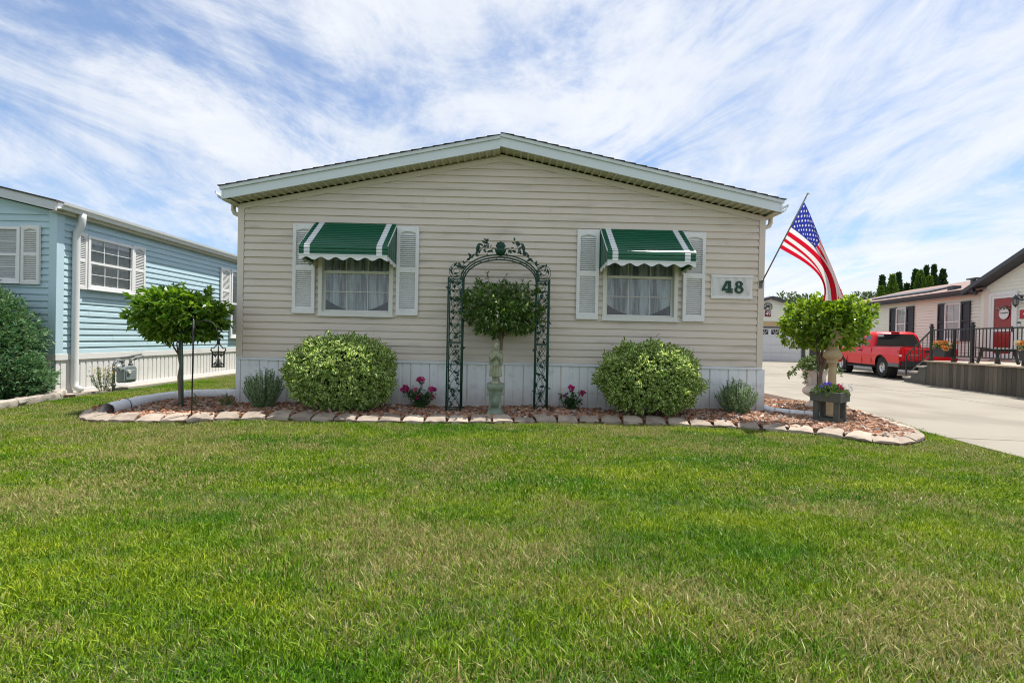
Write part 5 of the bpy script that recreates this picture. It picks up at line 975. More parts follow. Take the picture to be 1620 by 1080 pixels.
gut = mat('gutter_white', (0.66, 0.67, 0.66), .4, .04, 4); m = MB(); kgutter(m, (xe, yf2 + .03, BE + .025), (1, 0, 0), (0, 16.5, 0), .125, .12); obj('gutter', m, gut, bh)
m = MB(); yd = BY + .30; d_ = MB(); xg = xe + .055; xw_ = BX + .075
d_.tube([(xg, yd, BE + .04), (xg, yd, BE - .05), (xg - .005, yd, BE - .12), (xw_ + .06, yd, BE - .22), (xw_ + .01, yd, BE - .30), (xw_, yd, BE - .40), (xw_, yd, .25), (xw_ + .02, yd, .14), (xw_ + .12, yd, .08)], .056, 14); obj('downspout', d_, gut, bh, smooth=True)
# windows
blw = mat('window_white', (0.74, 0.74, 0.73), .4, .03)
y1 = atx(133, 420, BX).y; y2 = atx(206, 420, BX).y; zt_ = atx(137, 373, BX).z; zb0 = atx(137, 457, BX).z
window(bh, (BX + .040, y1, zb0), (0, 1, 0), (1, 0, 0), y2 - y1, zt_ - zb0, blw, 3, 2, 2, .5, 0, 'blind', .05)
ya = atx(111.5, 420, BX).y; yb = atx(225.5, 420, BX).y; shutter(bh, (BX + .027, ya, zb0 - .02), (0, 1, 0), (1, 0, 0), y1 - ya - .01, zt_ - zb0 + .05, white); shutter(bh, (BX + .027, y2 + .01, zb0 - .02), (0, 1, 0), (1, 0, 0), yb - y2 - .01, zt_ - zb0 + .05, white)
y3 = atx(346, 470, BX).y; y4 = atx(361, 470, BX).y; shutter(bh, (BX + .027, y3, zb0 - .25), (0, 1, 0), (1, 0, 0), y4 - y3, zt_ - zb0 + .28, white); window(bh, (BX + .040, y4 + .02, zb0 - .9), (0, 1, 0), (1, 0, 0), 1.5, zt_ - zb0 + .93, blw, 2, 1, 1, .5, 0, 'blind', .06)
wl_ = aty(38, 400, BY); w0 = aty(38, 448, BY).z; w1 = aty(38, 360, BY).z
window(bh, (wl_.x - 1.15, BY - .040, w0), (1, 0, 0), (0, -1, 0), 1.15, w1 - w0, blw, 3, 2, 2, .5, 0, 'blind', .05); shutter(bh, (wl_.x + .01, BY - .027, w0 - .02), (1, 0, 0), (0, -1, 0), aty(67.7, 400, BY).x - wl_.x - .01, w1 - w0 + .05, white); shutter(bh, (wl_.x - 1.5, BY - .027, w0 - .02), (1, 0, 0), (0, -1, 0), .33, w1 - w0 + .05, white)
gas_meter('grey gas meter with pipes against the blue house skirting', (BX + .30, atx(200, 592, BX + .3).y, .33), (0, 1, 0), (1, 0, 0), 1.05)
yw = atz(160, 617, .0); perennial('weedy plant with small yellow flowers beside the blue house gas meter', BX + .36, atx(163, 600, BX + .36).y, .42, .46, 41, 24, 'flowering_weed', lmw, .04)
yel = mat('flower_yellow', (0.55, 0.38, 0.03), .5, .15); o = [o for o in COL.objects if o.name.startswith('flowering_weed')][0]; rng = np.random.default_rng(2); V = np.array(o.location) + np.stack([rng.uniform(-.2, .2, 70), rng.uniform(-.16, .16, 70), rng.uniform(.25, .5, 70)], 1); obj('blossoms', leafmesh(V, rng.normal(size=(70, 3)), np.full(70, .03), np.full(70, .028), rng, .1), yel, o)
# juniper
jl = leafmat('juniper_leaf', [(0.02, 0.075, 0.025), (0.04, 0.13, 0.045), (0.075, 0.19, 0.065), (0.13, 0.25, 0.11), (0.10, 0.17, 0.05), (0.22, 0.32, 0.18)], .5, .25)
def juniper():
    t = thing('juniper_bush', 'large dark green juniper bush in front of the blue house', 'bush', (-8.35, 7.55, 0)); rng = np.random.default_rng(17); P, D = [], []
    lobes = [((-8.55, 7.75, .95), (.95, .75, .95)), ((-8.0, 7.55, .55), (.62, .62, .50)), ((-9.3, 7.75, .85), (.9, .7, .80)), ((-8.45, 7.35, .45), (.75, .6, .40)), ((-8.05, 7.65, .95), (.45, .5, .40)), ((-9.0, 7.4, 1.2), (.65, .6, .52)), ((-7.75, 7.75, .35), (.42, .5, .30))]
    for c, r in lobes:
        n = int(7600 * r[0] * r[2]); q = unit(rng.normal(size=(n, 3))); lm_ = 1 + .10 * np.sin(q[:, 0] * 9 + c[0]) * np.cos(q[:, 2] * 8 + c[2] * 3) + .06 * np.sin(q[:, 1] * 17 + q[:, 0] * 13); p = np.array(c) + q * np.array(r) * lm_[:, None] * rng.uniform(.72, 1.03, (n, 1)); k = (p[:, 2] > .10) & (p[:, 1] < 8.42); p, q = p[k], q[k]
        # small sprays of needles
        for s_ in range(4): P.append(p + rng.normal(size=p.shape) * .02); D.append(q * .7 + rng.normal(size=q.shape) * .5 + np.array([.15, -.1, .30]))
    P, D = np.concatenate(P), np.concatenate(D); L = rng.uniform(.04, .095, len(P)); obj('foliage', leafmesh(P, D, L, L * .30, rng, .1, np.tile([[.1, -.4, 1.]], (len(P), 1)), .05), jl, t)
    m = MB()
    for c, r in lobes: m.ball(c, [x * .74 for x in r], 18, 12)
    obj('dark_core', m, mat('juniper_inside', (0.012, 0.022, 0.010), .95, .3, 20, 1, 30), t)  # solid dark lobes standing in for the shaded depth of the foliage
    m = MB(); m.tube([(-8.4, 7.6, -.05), (-8.4, 7.62, .6)], [.07, .05], 8); m.tube([(-7.9, 7.45, -.05), (-7.92, 7.5, .5)], [.03, .02], 8); obj('trunk', m, bark, t)
juniper()
rw = thing('retaining_edge', 'low row of rough grey retaining blocks below the juniper bush', 'edging', tuple(atz(50, 642, 0))); blkm = mat('retaining_block', (0.36, 0.32, 0.27), .95, .18, 12, .9, 55, objvar=.12, dirt=((0.17, 0.15, 0.13), 9, .5, .7))
ends = [(-60, 658), (29, 645), (96, 632), (104, 627)]; rr = random.Random(6)
for a, b_ in zip(ends, ends[1:]):
    A, B_ = atz(*a, 0.0), atz(*b_, 0.0); d = B_ - A; L = d.length - .012; nL = max(1, round(L / .62)) if L > .2 else 1
    m = MB(); nx = 14; W_ = .20; vs = []
    for j, (yy, zz_) in enumerate([(0, -.03), (0, .03), (-.004, .07), (.01, .115), (.05, .125), (W_, .12), (W_, -.03)]):
        for i in range(nx + 1): vs.append((L * i / nx, yy + (rr.uniform(-.012, .012) if j < 5 else 0), zz_ + (rr.uniform(-.008, .008) if j else 0)))
    m.add(vs, [(j * (nx + 1) + i, j * (nx + 1) + i + 1, (j + 1) * (nx + 1) + i + 1, (j + 1) * (nx + 1) + i) for j in range(6) for i in range(nx)] + [tuple(j * (nx + 1) for j in range(7)), tuple(j * (nx + 1) + nx for j in range(7))[::-1]])
    m.xform(Matrix.Translation(A + d.normalized() * .006) @ Matrix.Rotation(math.atan2(d.y, d.x), 4, 'Z')); obj('block', m, blkm, rw, auto=40)
m = MB(); m.prism([(-12, 8.49), (-7.45, 8.49), (-7.75, 8.1), (-8.1, 7.5)] + [tuple(atz(x_, y_, 0))[:2] for x_, y_ in ((29, 644), (-60, 655))] + [(-12, 6.6)], (0, 0, -.05), (1, 0, 0), (0, 1, 0), (0, 0, .09)); tag(obj('juniper_bed', m, MATS['mulch_soil']), kind='structure')
# ================================================================== RIGHT SIDE: neighbour house, deck, truck, garage
TH = R_(-10.0)      # the house runs 10 degrees off the camera's axis
dv = Vector((math.sin(-TH), math.cos(TH), 0)); nv = Vector((-dv.y, dv.x, 0))      # along the wall (away), out of the wall (towards the drive)
WO = Vector((16.75, 16.4, 0))       # a point of the long wall
cream = mat('cream_vinyl', (0.74, 0.75, 0.655), .5, .04, 1.6, .1, 150, stretch=(1, 1, 5)); char = mat('charcoal_metal', (0.055, 0.058, 0.068), .5, .08, 4); shut_b = mat('shutter_black', (0.030, 0.030, 0.038), .5, .08)
rshing = mat('brown_shingles', (0.26, 0.18, 0.155), .95, .25, 9, .6, 60, dirt=((0.15, 0.11, 0.10), 5, .5, .7))
rh = thing('cream_house', 'cream sided mobile home with charcoal trim and red front door', 'house', WO, 0); RE = 3.2
def WP(a, o=0.0, z=0.0): return WO + dv * a + nv * o + Z3 * z
def wall_u(px, o=0.0):      # distance along the wall where the pixel column meets it
    r = ray(px, 540); P0 = WO + nv * o; A = np.array([[r.x, -dv.x], [r.y, -dv.y]]); b = np.array([P0.x - CAMP.x, P0.y - CAMP.y]); return float(np.linalg.solve(A, b)[1])
def wall_z(px, py, o=0.0):
    a = wall_u(px, o); P0 = WP(a, o); r = ray(px, py); return CAMP.z + r.z * ((P0.y - CAMP.y) / r.y)
U0, U1 = -9.0, 11.5; up_ = wall_u(1555)
m = MB(); m.obox(WP(U0, 0, .1), dv * (U1 - U0), -nv * 8.2, Z3 * (RE - .1)); obj('wall', m, cream, rh)
WSPEC = ((1419.5, 1435, 487, 541, 1409, 1447), (1497, 1522, 479.5, 540, 1485.5, 1536.5)); whl = []
for (pa, pb, pt, pbm, sa, sb) in WSPEC: zt_ = wall_z((pa + pb) / 2, pt); whl.append((wall_u(pb) - up_ - .1 + .03, wall_u(pa) - up_ - .1 - .03, zt_ - 1.40, zt_ - .02))
siding(rh, cream, WP(up_ + .1), dv, nv, .75, 21, .118, lambda z: (0, U1 - up_ - .1), whl, joined=True, name='lap_siding', lap=1.4)
m = MB(); ribbed(m, WP(up_ + .1), dv, nv, U1 - up_ - .2, .03, .74, .2); obj('skirting', m, skw, rh)
PO = .10     # entry section stands slightly proud
m = MB(); m.obox(WP(U0, 0, .1), dv * (up_ - U0), nv * PO, Z3 * (RE - .1)); m.prism([(U0, RE), (up_, RE), ((U0 + up_) / 2, RE + (up_ - U0) / 2 * .42)], WP(0, 0.0, 0), dv, Z3, nv * PO); obj('entry_wall', m, cream, rh)
us, ue = wall_u(1561, PO) , -4.0
siding(rh, cream, WP(0, PO), dv, nv, .75, 36, .118, lambda z: (max(U0, U0 + max(0, z - RE + .08) / .42), min(us - .12, up_ - max(0, z - RE + .08) / .42)), [(wall_u(1611, PO) + .04, wall_u(1566, PO) - .04, .7, wall_z(1585, 462, PO) - .04)], joined=True, name='entry_siding', lap=1.2)
m = MB(); m.obox(WP(us - .10, 0, .4), dv * .22, nv * (PO + .03), Z3 * (RE - .42)); obj('corner_post', m, mat('cream_trim', (0.68, 0.61, 0.52), .5, .03), rh, bevel=.008)
# roof of the long side
ov = .32; sl = .25; m = MB(); m.prism([(ov, RE - .01), (ov + .02, RE + .045), (-4.1, RE + .045 + (4.1 + ov) * sl), (-4.1, RE + (4.1 + ov) * sl - .02)], WP(up_ - .25), nv, Z3, dv * (U1 - up_ + .55)); m.prism([(-8.55, RE - .01), (-8.57, RE + .045), (-4.1, RE + .045 + (4.1 + ov) * sl), (-4.1, RE + (4.1 + ov) * sl - .02)], WP(U0 - .3), nv, Z3, dv * (U1 - U0 + .6)); obj('roof', m, rshing, rh)
m = MB(); kgutter(m, WP(up_ - .1, ov + .02, RE - .06), nv, dv * (U1 - up_ + .3), .12, .12); m.obox(WP(up_ - .1, ov - .01, RE - .14), dv * (U1 - up_ + .3), nv * .03, Z3 * .16); m.obox(WP(up_ - .1, 0, RE - .05), dv * (U1 - up_ + .3), nv * ov, Z3 * .02); obj('gutter', m, char, rh)
# gable roof over the entry
ga = (U0 + up_) / 2; gh = (up_ - U0) / 2; ov2 = .40; m = MB()
for s_ in (1, -1): m.prism([(ga, RE + .02 + gh * .42), (ga + s_ * (gh + .35), RE + .02 - .35 * .42), (ga + s_ * (gh + .35), RE + .17 - .35 * .42), (ga, RE + .17 + gh * .42)], WP(0, PO + ov2), dv, Z3, -nv * (4.5))
obj('entry_roof', m, char, rh)
m = MB(); m.obox(WP(wall_u(1500), -.9, RE + .02 + 1.2 * sl), dv * .12, nv * .12, Z3 * .28); m.obox(WP(wall_u(1500) - .2, -.95, RE + .30 + 1.2 * sl), dv * .5, nv * .2, Z3 * .05); obj('roof_vent', m, char, rh)
for px in (1487,): m = MB(); m.obox(WP(wall_u(px), -.7, RE + .9 * sl), dv * .3, nv * .3, Z3 * .18); obj('roof_vent', m, char, rh)
m = MB(); m.obox(WP(wall_u(1441), -1.6, RE + 1.7 * sl + .12), dv * 4.4, nv * .9 - Z3 * .9 * sl, Z3 * .06); obj('skylight', m, char, rh)
# windows with shutters
for (pa, pb, pt, pbm, sa, sb) in WSPEC:
    a1, a0 = wall_u(pa), wall_u(pb); zt_ = wall_z((pa + pb) / 2, pt); zb0 = zt_ - 1.42
    window(rh, WP(a0, .046, zb0), dv, nv, a1 - a0, zt_ - zb0, blw, 2, 2, 2, .5, 0, 'blind', .05); s1 = wall_u(sa); s0_ = wall_u(sb)
    shutter(rh, WP(a1 + .01, .044, zb0 - .02), dv, nv, s1 - a1 - .01, zt_ - zb0 + .05, shut_b, False); shutter(rh, WP(s0_, .044, zb0 - .02), dv, nv, a0 - s0_ - .01, zt_ - zb0 + .05, shut_b, False)
# storm door
storm_glass = glass.copy(); storm_glass.name = 'storm_glass'
for nd_ in storm_glass.node_tree.nodes:
    if nd_.type == 'MATH' and nd_.operation == 'ADD': nd_.inputs[1].default_value = 0.0
    if nd_.type == 'MATH' and nd_.operation == 'MULTIPLY': nd_.inputs[1].default_value = 0.6
DZ = .78; d1, d0 = wall_u(1566, PO), wall_u(1611, PO); dw = d1 - d0; dz1 = wall_z(1585, 462, PO)
def DB(mb, a0, a1, z0, z1, o0, o1): mb.obox(WP(d0 + a0, PO + o0, z0), dv * (a1 - a0), nv * (o1 - o0), Z3 * (z1 - z0))
m = MB(); DB(m, 0, .11, DZ, dz1, .005, .07); DB(m, dw - .11, dw, DZ, dz1, .005, .07); DB(m, .11, dw - .11, dz1 - .11, dz1, .005, .068); door = obj('door', m, white, rh, bevel=.005)
m = MB(); DB(m, .11, dw - .11, DZ, dz1 - .11, .01, .037); obj('door_leaf', m, mat('door_red', (0.50, 0.035, 0.03), .45, .06), door)
m = MB(); e0, e1 = .115, dw - .115; zt_ = dz1 - .115; DB(m, e0, e0 + .09, DZ + .02, zt_, .038, .062); DB(m, e1 - .09, e1, DZ + .02, zt_, .038, .062); DB(m, e0 + .09, e1 - .09, zt_ - .09, zt_, .038, .06); DB(m, e0 + .09, e1 - .09, DZ + .95, DZ + 1.03, .038, .06); DB(m, e0 + .09, e1 - .09, DZ + .02, DZ + .22, .038, .06); obj('storm_frame', m, white, door)
m = MB(); q = WP(d0 + e0 + .09, PO + .047, DZ + .22); du_, dz_ = dv * (e1 - e0 - .18), Z3 * (zt_ - .09 - DZ - .22); m.add([q, q + du_, q + du_ + dz_, q + dz_], [(0, 1, 2, 3)] if dv.cross(Z3).dot(nv) > 0 else [(3, 2, 1, 0)]); obj('pane', m, storm_glass, door)
m = MB(); DB(m, e0 + .02, e0 + .045, DZ + .93, DZ + 1.12, .062, .10); obj('handle', m, char, door)
def text_mesh(s, size, depth, shear=0.0):
    c = bpy.data.curves.new('lettering', 'FONT'); c.body = s; c.size = size; c.extrude = depth; c.shear = shear; c.align_x = 'CENTER'; c.align_y = 'CENTER'; o = bpy.data.objects.new('lettering', c); COL.objects.link(o)
    me = bpy.data.meshes.new_from_object(o); bpy.data.objects.remove(o); mb = MB(); mb.add([tuple(v.co) for v in me.vertices], [tuple(p.vertices) for p in me.polygons]); return mb
def place(mb, P, u, n, flip=1):     # text plane: x -> u, y -> up, z -> n
    u, n = Vector(u), Vector(n); mb.v = [tuple(Vector(P) + u * v[0] + Z3 * v[1] + n * v[2]) for v in mb.v]; return mb
du = -dv      # reading direction on that wall, left to right
dsg = thing('door_sign', 'round white wooden door sign with flowers on the red door', 'sign', WP(d0 + dw * .42, PO + .065, DZ + 1.35)); cc_ = WP(d0 + dw * .43, PO + .066, dz1 - .72)
m = MB(); m.prism([(.19 * math.cos(a), .19 * math.sin(a)) for a in np.linspace(0, 6.283, 33)[:-1]], cc_, dv, Z3, nv * .012); obj('disc', m, mat('sign_white', (.72, .72, .70), .6), dsg)
obj('lettering', place(text_mesh('Grandkids', .085, .002, .3), cc_ + nv * .0155 + Z3 * .02, du, nv), char, dsg)
rng = np.random.default_rng(6); V = np.array(cc_) + np.array(nv) * .03 + np.outer(rng.uniform(-.26, .26, 60), np.array(dv)) + np.outer(rng.uniform(.12, .22, 60), [0, 0, 1.]); obj('flower_swag', leafmesh(V, rng.normal(size=(60, 3)), np.full(60, .06), np.full(60, .04), rng), leafmat('swag', [(.5, .45, .4), (.08, .1, .06), (.05, .04, .03), (.6, .5, .4)], .6, 0), dsg)
ws = thing('number_sign', 'red wall sign with white house number right of the red door', 'sign', WP(d0 - .45, PO + .02, DZ + 1.2)); zz0 = wall_z(1615, 497, PO); m = MB(); m.obox(WP(d0 - .58, PO + .032, zz0 - .14), dv * .5, nv * .015, Z3 * .28); obj('board', m, mat('sign_red', (.42, .02, .03), .5), ws); obj('numeral', place(text_mesh('49', .26, .003), WP(d0 - .33, PO + .0505, zz0), du, nv), mat('sign_white', (.72, .72, .70), .6), ws)
wlp = thing('wall_lantern', 'black wall lantern beside the red front door', 'lantern', WP(d0 - .12, PO + .05, 2.6)); lz = wall_z(1613, 475, PO); c_ = WP(d0 - .12, PO + .20, lz)
m = MB(); m.lathe([(.02, -.20), (.03, -.17), (.06, -.15), (.085, .02), (.10, .03), (.05, .10), (.015, .14), (.012, .18)], c_, 6); obj('shade', m, mat('lantern_glass', (.25, .24, .22), .2), wlp)
m = MB()
for k in range(6): a = 6.283 * k / 6; m.tube([c_ + Vector((.06 * math.cos(a), .06 * math.sin(a), -.15)), c_ + Vector((.088 * math.cos(a), .088 * math.sin(a), .02))], .008, 5)
m.lathe([(.105, .02), (.105, .035), (.055, .105), (.015, .15)], c_, 8); m.lathe([(.01, -.23), (.03, -.19), (.065, -.15), (.06, -.14)], c_, 8); m.tube([c_ + Z3 * .1, c_ + Z3 * .18 - nv * .08, c_ - nv * .17 + Z3 * .08], .014, 6); m.obox(c_ - nv * .19 - dv * .05 - Z3 * .02, dv * .1, nv * .02, Z3 * .2); obj('frame', m, char, wlp)
mb_ = thing('doorbell_box', 'small grey doorbell box on the wall right of the red door', 'doorbell', WP(d0 - .06, PO + .02, 2.0)); zq = wall_z(1612, 512, PO); m = MB(); m.obox(WP(d0 - .10, PO + .018, zq - .09), dv * .085, nv * .03, Z3 * .10); obj('case', m, white, mb_, bevel=.004); m = MB(); m.obox(WP(d0 - .105, PO + .018, zq + .012), dv * .095, nv * .035, Z3 * .04); obj('hood', m, char, mb_)

# ---- deck
DC = atz(1465, 608, 0.02); DC.z = 0; dkd = dv; dko = -nv      # far front corner; along, towards the house
deck = thing('porch_deck', 'raised wooden deck with dark vertical skirt boards and black railing', 'deck', DC); DT = .765; DL = 9.5; DWid = 2.95
def DP(a, o=0, z=0): return DC - dv * a - nv * o + Z3 * z       # a: towards the camera along the front, o: towards the house
wood = mat('deck_skirt', (0.115, 0.10, 0.08), .85, .28, 5, .5, 50, objvar=.38, stretch=(8, 8, .6)); dtop = mat('deck_top', (0.42, 0.34, 0.26), .85, .12, 6, .4, 40)
m = MB(); m.obox(DP(0.02, .035, .02), -dv * (DL - .04), -nv * (DWid - .05), Z3 * (DT - .08)); obj('deck_core', m, dark_in, deck)
s0 = None; a = 0.0; rr = random.Random(3)
while a < DL - .1:
    w_ = .138; m = MB(); m.obox(DP(a, .0, .02 + rr.uniform(0, .01)), -dv * (w_ - .008), -nv * .03, Z3 * (DT - .075)); obj('skirt_board', m, wood, deck); a += w_
a = .04
while a < DWid - .1: m = MB(); m.obox(DP(-.005, a, .02), dv * .022, -nv * .13, Z3 * (DT - .075)); obj('skirt_board', m, wood, deck); a += .138
a = -.06
while a < DWid: m = MB(); m.obox(DP(-.04, a, DT - .05), -dv * (DL + .04), -nv * .136, Z3 * .04); obj('deck_board', m, dtop, deck, bevel=.004); a += .142
# steps at the far end
for k in range(3):
    zt_ = .195 * (3 - k); t = .34; m = MB(); st_o = DP(-.04 - (k) * t, 0.0, 0); m.obox(DP(-.03 - k * t, .0, .02), dv * t, -nv * 1.25, Z3 * (zt_ - .06)); s_ = obj('step', m, mat('step_side', (.10, .10, .09), .85, .15, 6), deck); m = MB(); m.obox(DP(-.032 - k * t, -.04, zt_ - .055), dv * (t + .03), -nv * 1.32, Z3 * .055); obj('tread', m, mat('step_tread', (.40, .37, .33), .85, .1, 8), s_, bevel=.006)
blk = mat('rail_black', (0.02, 0.021, 0.023), .4, .08)
def rail_run(A, B_, nb, zl=.16, zt2=.93, posts=(0, 1)):
    m = MB(); m.bar(A + Z3 * zt2, B_ + Z3 * zt2, .045, .035); obj('top_rail', m, blk, deck); m = MB(); m.bar(A + Z3 * zl, B_ + Z3 * zl, .035, .03); obj('bottom_rail', m, blk, deck); b0 = None
    for k in range(1, nb):
        p = A.lerp(B_, k / nb)
        if b0 is None: m = MB(); m.obox(Vector((-.008, -.008, zl)), (.016, 0, 0), (0, .016, 0), (0, 0, zt2 - zl)); b0 = o = obj('baluster', m, blk, deck, world=False)
        else: o = share('baluster', b0, deck)
        o.location = p - DC
def post(P, h=1.0, r=.032, cap=True):
    m = MB(); m.box(P.x - r, P.x + r, P.y - r, P.y + r, P.z, P.z + h); m.box(P.x - r * 1.6, P.x + r * 1.6, P.y - r * 1.6, P.y + r * 1.6, P.z, P.z + .03)
    if cap: sqlathe(m, [(r * 1.35, h), (r * 1.35, h + .03), (r * .7, h + .05), (r * .7, h + .085), (r * 1.3, h + .09), (r * 1.2, h + .11), (r * .3, h + .125)], P)
    obj('post', m, blk, deck)
pts = [DP(.06, .08, DT - .01), DP(1.0, .08, DT - .01), DP(1.66, .08, DT - .01), DP(4.0, .08, DT - .01), DP(7.0, .08, DT - .01), DP(9.3, .08, DT - .01)]
post(pts[0]); post(pts[1], .92, .03, False); post(pts[2]); post(pts[3]); post(pts[4]); post(pts[5])
for A, B_ in zip(pts, pts[1:]): rail_run(A, B_, max(3, int((B_ - A).length / .115)))
# stair rails
sA, sB = DP(.06, .08, DT + .92), DP(-1.10, .08, .88); m = MB(); m.bar(sA, sB, .04, .03); m.bar(DP(.06, .08, DT + .20), DP(-1.10, .08, .24), .035, .028); m.bar(sB - Z3 * .86, sB + Z3 * .02, .035, .035, up=(1, 0, 0))
for k in range(1, 6):
    p, q = sA.lerp(sB, k / 6), DP(.06, .08, DT + .20).lerp(DP(-1.10, .08, .24), k / 6); m.bar(q, p, .014, .014, up=(1, 0, 0))
for k in (2, 4):
    c_ = sA.lerp(sB, k / 6 + .08) - Z3 * .33; m.tube([c_ + dv * .09 * math.cos(t) * (1 - t / 12) + Z3 * .09 * math.sin(t) * (1 - t / 12) for t in np.linspace(0, 8, 22)], .008, 5)
obj('stair_rail', m, blk, deck)
# ---- things on the deck
pot = mat('pot_dark', (0.035, 0.035, 0.037), .6, .1, 10); orf = mat('flower_orange', (0.75, 0.30, 0.07), .5, .25, 25); crf = mat('flower_cream', (0.80, 0.62, 0.38), .5, .2, 25)
def flower_pot(label, plabel, P):
    t = thing('flower_pot', label, 'flower pot', P, group='troughs on the deck rail'); m = MB(); c_ = Vector(P)
    m.prism([(-.27, .25), (.27, .25), (.27, .21), (.22, .0), (-.22, .0), (-.27, .21)], c_ + nv * .13, dv, Z3, -nv * .26); obj('trough', m, pot, t, bevel=.02)
    m = MB(); m.obox(c_ + nv * .142 - dv * .28 + Z3 * .21, dv * .56, -nv * .285, Z3 * .05); obj('rim', m, pot, t, bevel=.01)
    fl = thing('trough_flowers', plabel, 'flowers', c_ + Z3 * .3, group='flowers in the deck troughs'); rng = np.random.default_rng(int(abs(c_.y) * 10)); cc2 = c_ + Z3 * .32; k = 40
    ps = [cc2 + dv * rng.uniform(-.29, .29) + nv * rng.uniform(-.14, .16) + Z3 * rng.uniform(-.08, .1) for i in range(k)]
    pot_plants(fl, cc2, (.22, .24, .10), 400, lmw, 51, .06, [(orf, ps[:26], .06), (crf, ps[26:], .062)])
flower_pot('dark trough planter hung on the rail near the deck steps', 'orange and cream flowers in the trough near the deck steps', DP(.72, .0, DT + .12)); flower_pot('dark trough planter on the rail at the picture edge', 'orange and cream flowers in the trough at the picture edge', DP(3.62, .0, DT + .12))
def stool(label, P, ang):
    t = thing('footstool', label, 'footstool', P, ang); m = MB(); K = 9
    for k in range(5):
        y = -.24 + k * .12; vs = [(x, y + e, .40 - .0 + .04 * math.sin((x + .28) * 4.2) - d) for x in np.linspace(-.30, .30, 8) for e, d in ((0, 0), (.1, 0), (.1, .025), (0, .025))]; n = 8; fs = [(i * 4 + j, (i + 1) * 4 + j, (i + 1) * 4 + (j + 1) % 4, i * 4 + (j + 1) % 4) for i in range(n - 1) for j in range(4)] + [(3, 2, 1, 0), tuple((n - 1) * 4 + j for j in range(4))]; m.add(vs, [f[::-1] for f in fs])
    obj('slatted_seat', m, pot, t, world=False)
    for sx_ in (-1, 1):
        for sy_ in (-1, 1): m = MB(); m.bar((sx_ * .22, sy_ * .20, .40), (sx_ * .36, sy_ * .22, .0), .07, .035, up=(0, 1, 0)); obj('leg', m, pot, t, world=False, bevel=.004)
    m = MB(); m.box(-.28, .28, -.225, -.20, .33, .40); m.box(-.28, .28, .20, .225, .33, .40); obj('apron', m, pot, t, world=False)
stool('black slatted footstool behind the deck railing', DP(1.75, .62, DT - .01), R_(80))
def adirondack(label, P, ang, m_):
    t = thing('deck_chair', label, 'chair', P, ang, group='slatted chairs on the deck')
    for k in range(5): m = MB(); x = -.25 + k * .11; m.bar((x, .22, .30), (x * 1.12, .50, .95 - .05 * abs(k - 2)), .095, .02, up=(0, -1, .3)); obj('back_slat', m, m_, t, world=False, bevel=.004)
    for k in range(5): m = MB(); y = -.28 + k * .11; m.bar((-.27, y, .40 - .035 * k), (.27, y, .40 - .035 * k), .10, .02); obj('seat_slat', m, m_, t, world=False, bevel=.004)
    for s_ in (-1, 1):
        m = MB(); m.bar((s_ * .33, -.36, .56), (s_ * .33, .42, .56), .13, .022); obj('armrest', m, m_, t, world=False, bevel=.004)
        for y0_, y1_, z1_ in ((-.30, -.30, .56), (.48, .34, .56)): m = MB(); m.bar((s_ * .30, y0_, 0), (s_ * .30, y1_, z1_), .03, .09, up=(1, 0, 0)); obj('leg', m, m_, t, world=False, bevel=.004)
        m = MB(); m.bar((s_ * .28, -.34, .36), (s_ * .28, .50, .10), .025, .11, up=(0, 0, 1)); obj('side_rail', m, m_, t, world=False)
adirondack('red slatted deck chair in front of the front door', DP(2.3, 1.75, DT - .01), R_(120), mat('chair_red', (.27, .012, .022), .45, .08))
adirondack('black slatted deck chair behind the railing at the picture edge', DP(3.15, .8, DT - .01), R_(100), pot)
bxd = thing('deck_box', 'dark grey storage box with pale lid against the house wall', 'storage box', DP(3.6, 2.35, DT - .01), -TH * 0 + R_(-10)); m = MB(); m.box(-.28, .28, -.62, .62, 0, .78); obj('body', m, mat('box_grey', (.12, .115, .11), .6, .08), bxd, world=False, bevel=.012); m = MB(); m.box(-.31, .31, -.66, .66, .785, .85); obj('lid', m, mat('box_lid', (.5, .5, .47), .5, .05), bxd, world=False, bevel=.012)

# ---- garage at the end of the drive
GY = 31.2; gc = aty(1217, 560, GY).x; GH = 3.7; ge = 2.95; gsl = .30; ga_ = thing('garage', 'cream garage with white sectional door at the end of the driveway', 'garage', (gc, GY, 0))
gd = aty(1268, 560, GY).x - gc; DH = aty(1240, 519, GY).z; m = MB(); m.box(gc - GH, gc - gd, GY, GY + 7, 0, ge); m.box(gc + gd, gc + GH, GY, GY + 7, 0, ge); m.box(gc - gd, gc + gd, GY, GY + .2, DH, ge); m.prism([(gc - GH, ge), (gc + GH, ge), (gc, ge + GH * gsl)], (0, GY + .2, 0), (1, 0, 0), Z3, (0, -.2, 0)); obj('wall', m, cream, ga_)
siding(ga_, cream, (gc, GY, 0), (1, 0, 0), (0, -1, 0), 0.02, 35, .118, lambda z: (-GH + max(0, z - ge) / gsl, GH - max(0, z - ge) / gsl), holes=[(-gd - .09, gd + .09, -1, DH + .06)], joined=True, name='lap_siding', lap=1.2)
m = MB()
for s_ in (-1, 1): m.prism([(gc, ge + GH * gsl + .0), (gc + s_ * (GH + .3), ge - .3 * gsl), (gc + s_ * (GH + .3), ge + .17 - .3 * gsl), (gc, ge + GH * gsl + .17)], (0, GY - .3, 0), (1, 0, 0), Z3, (0, 7.6, 0))
obj('roof', m, char, ga_)
m = MB(); m.box(gc - gd - .1, gc - gd, GY - .05, GY + .02, 0, DH + .08); m.box(gc + gd, gc + gd + .22, GY - .05, GY + .02, 0, DH + .08); m.box(gc - gd, gc + gd, GY - .05, GY + .02, DH, DH + .08); obj('door_trim', m, char, ga_)
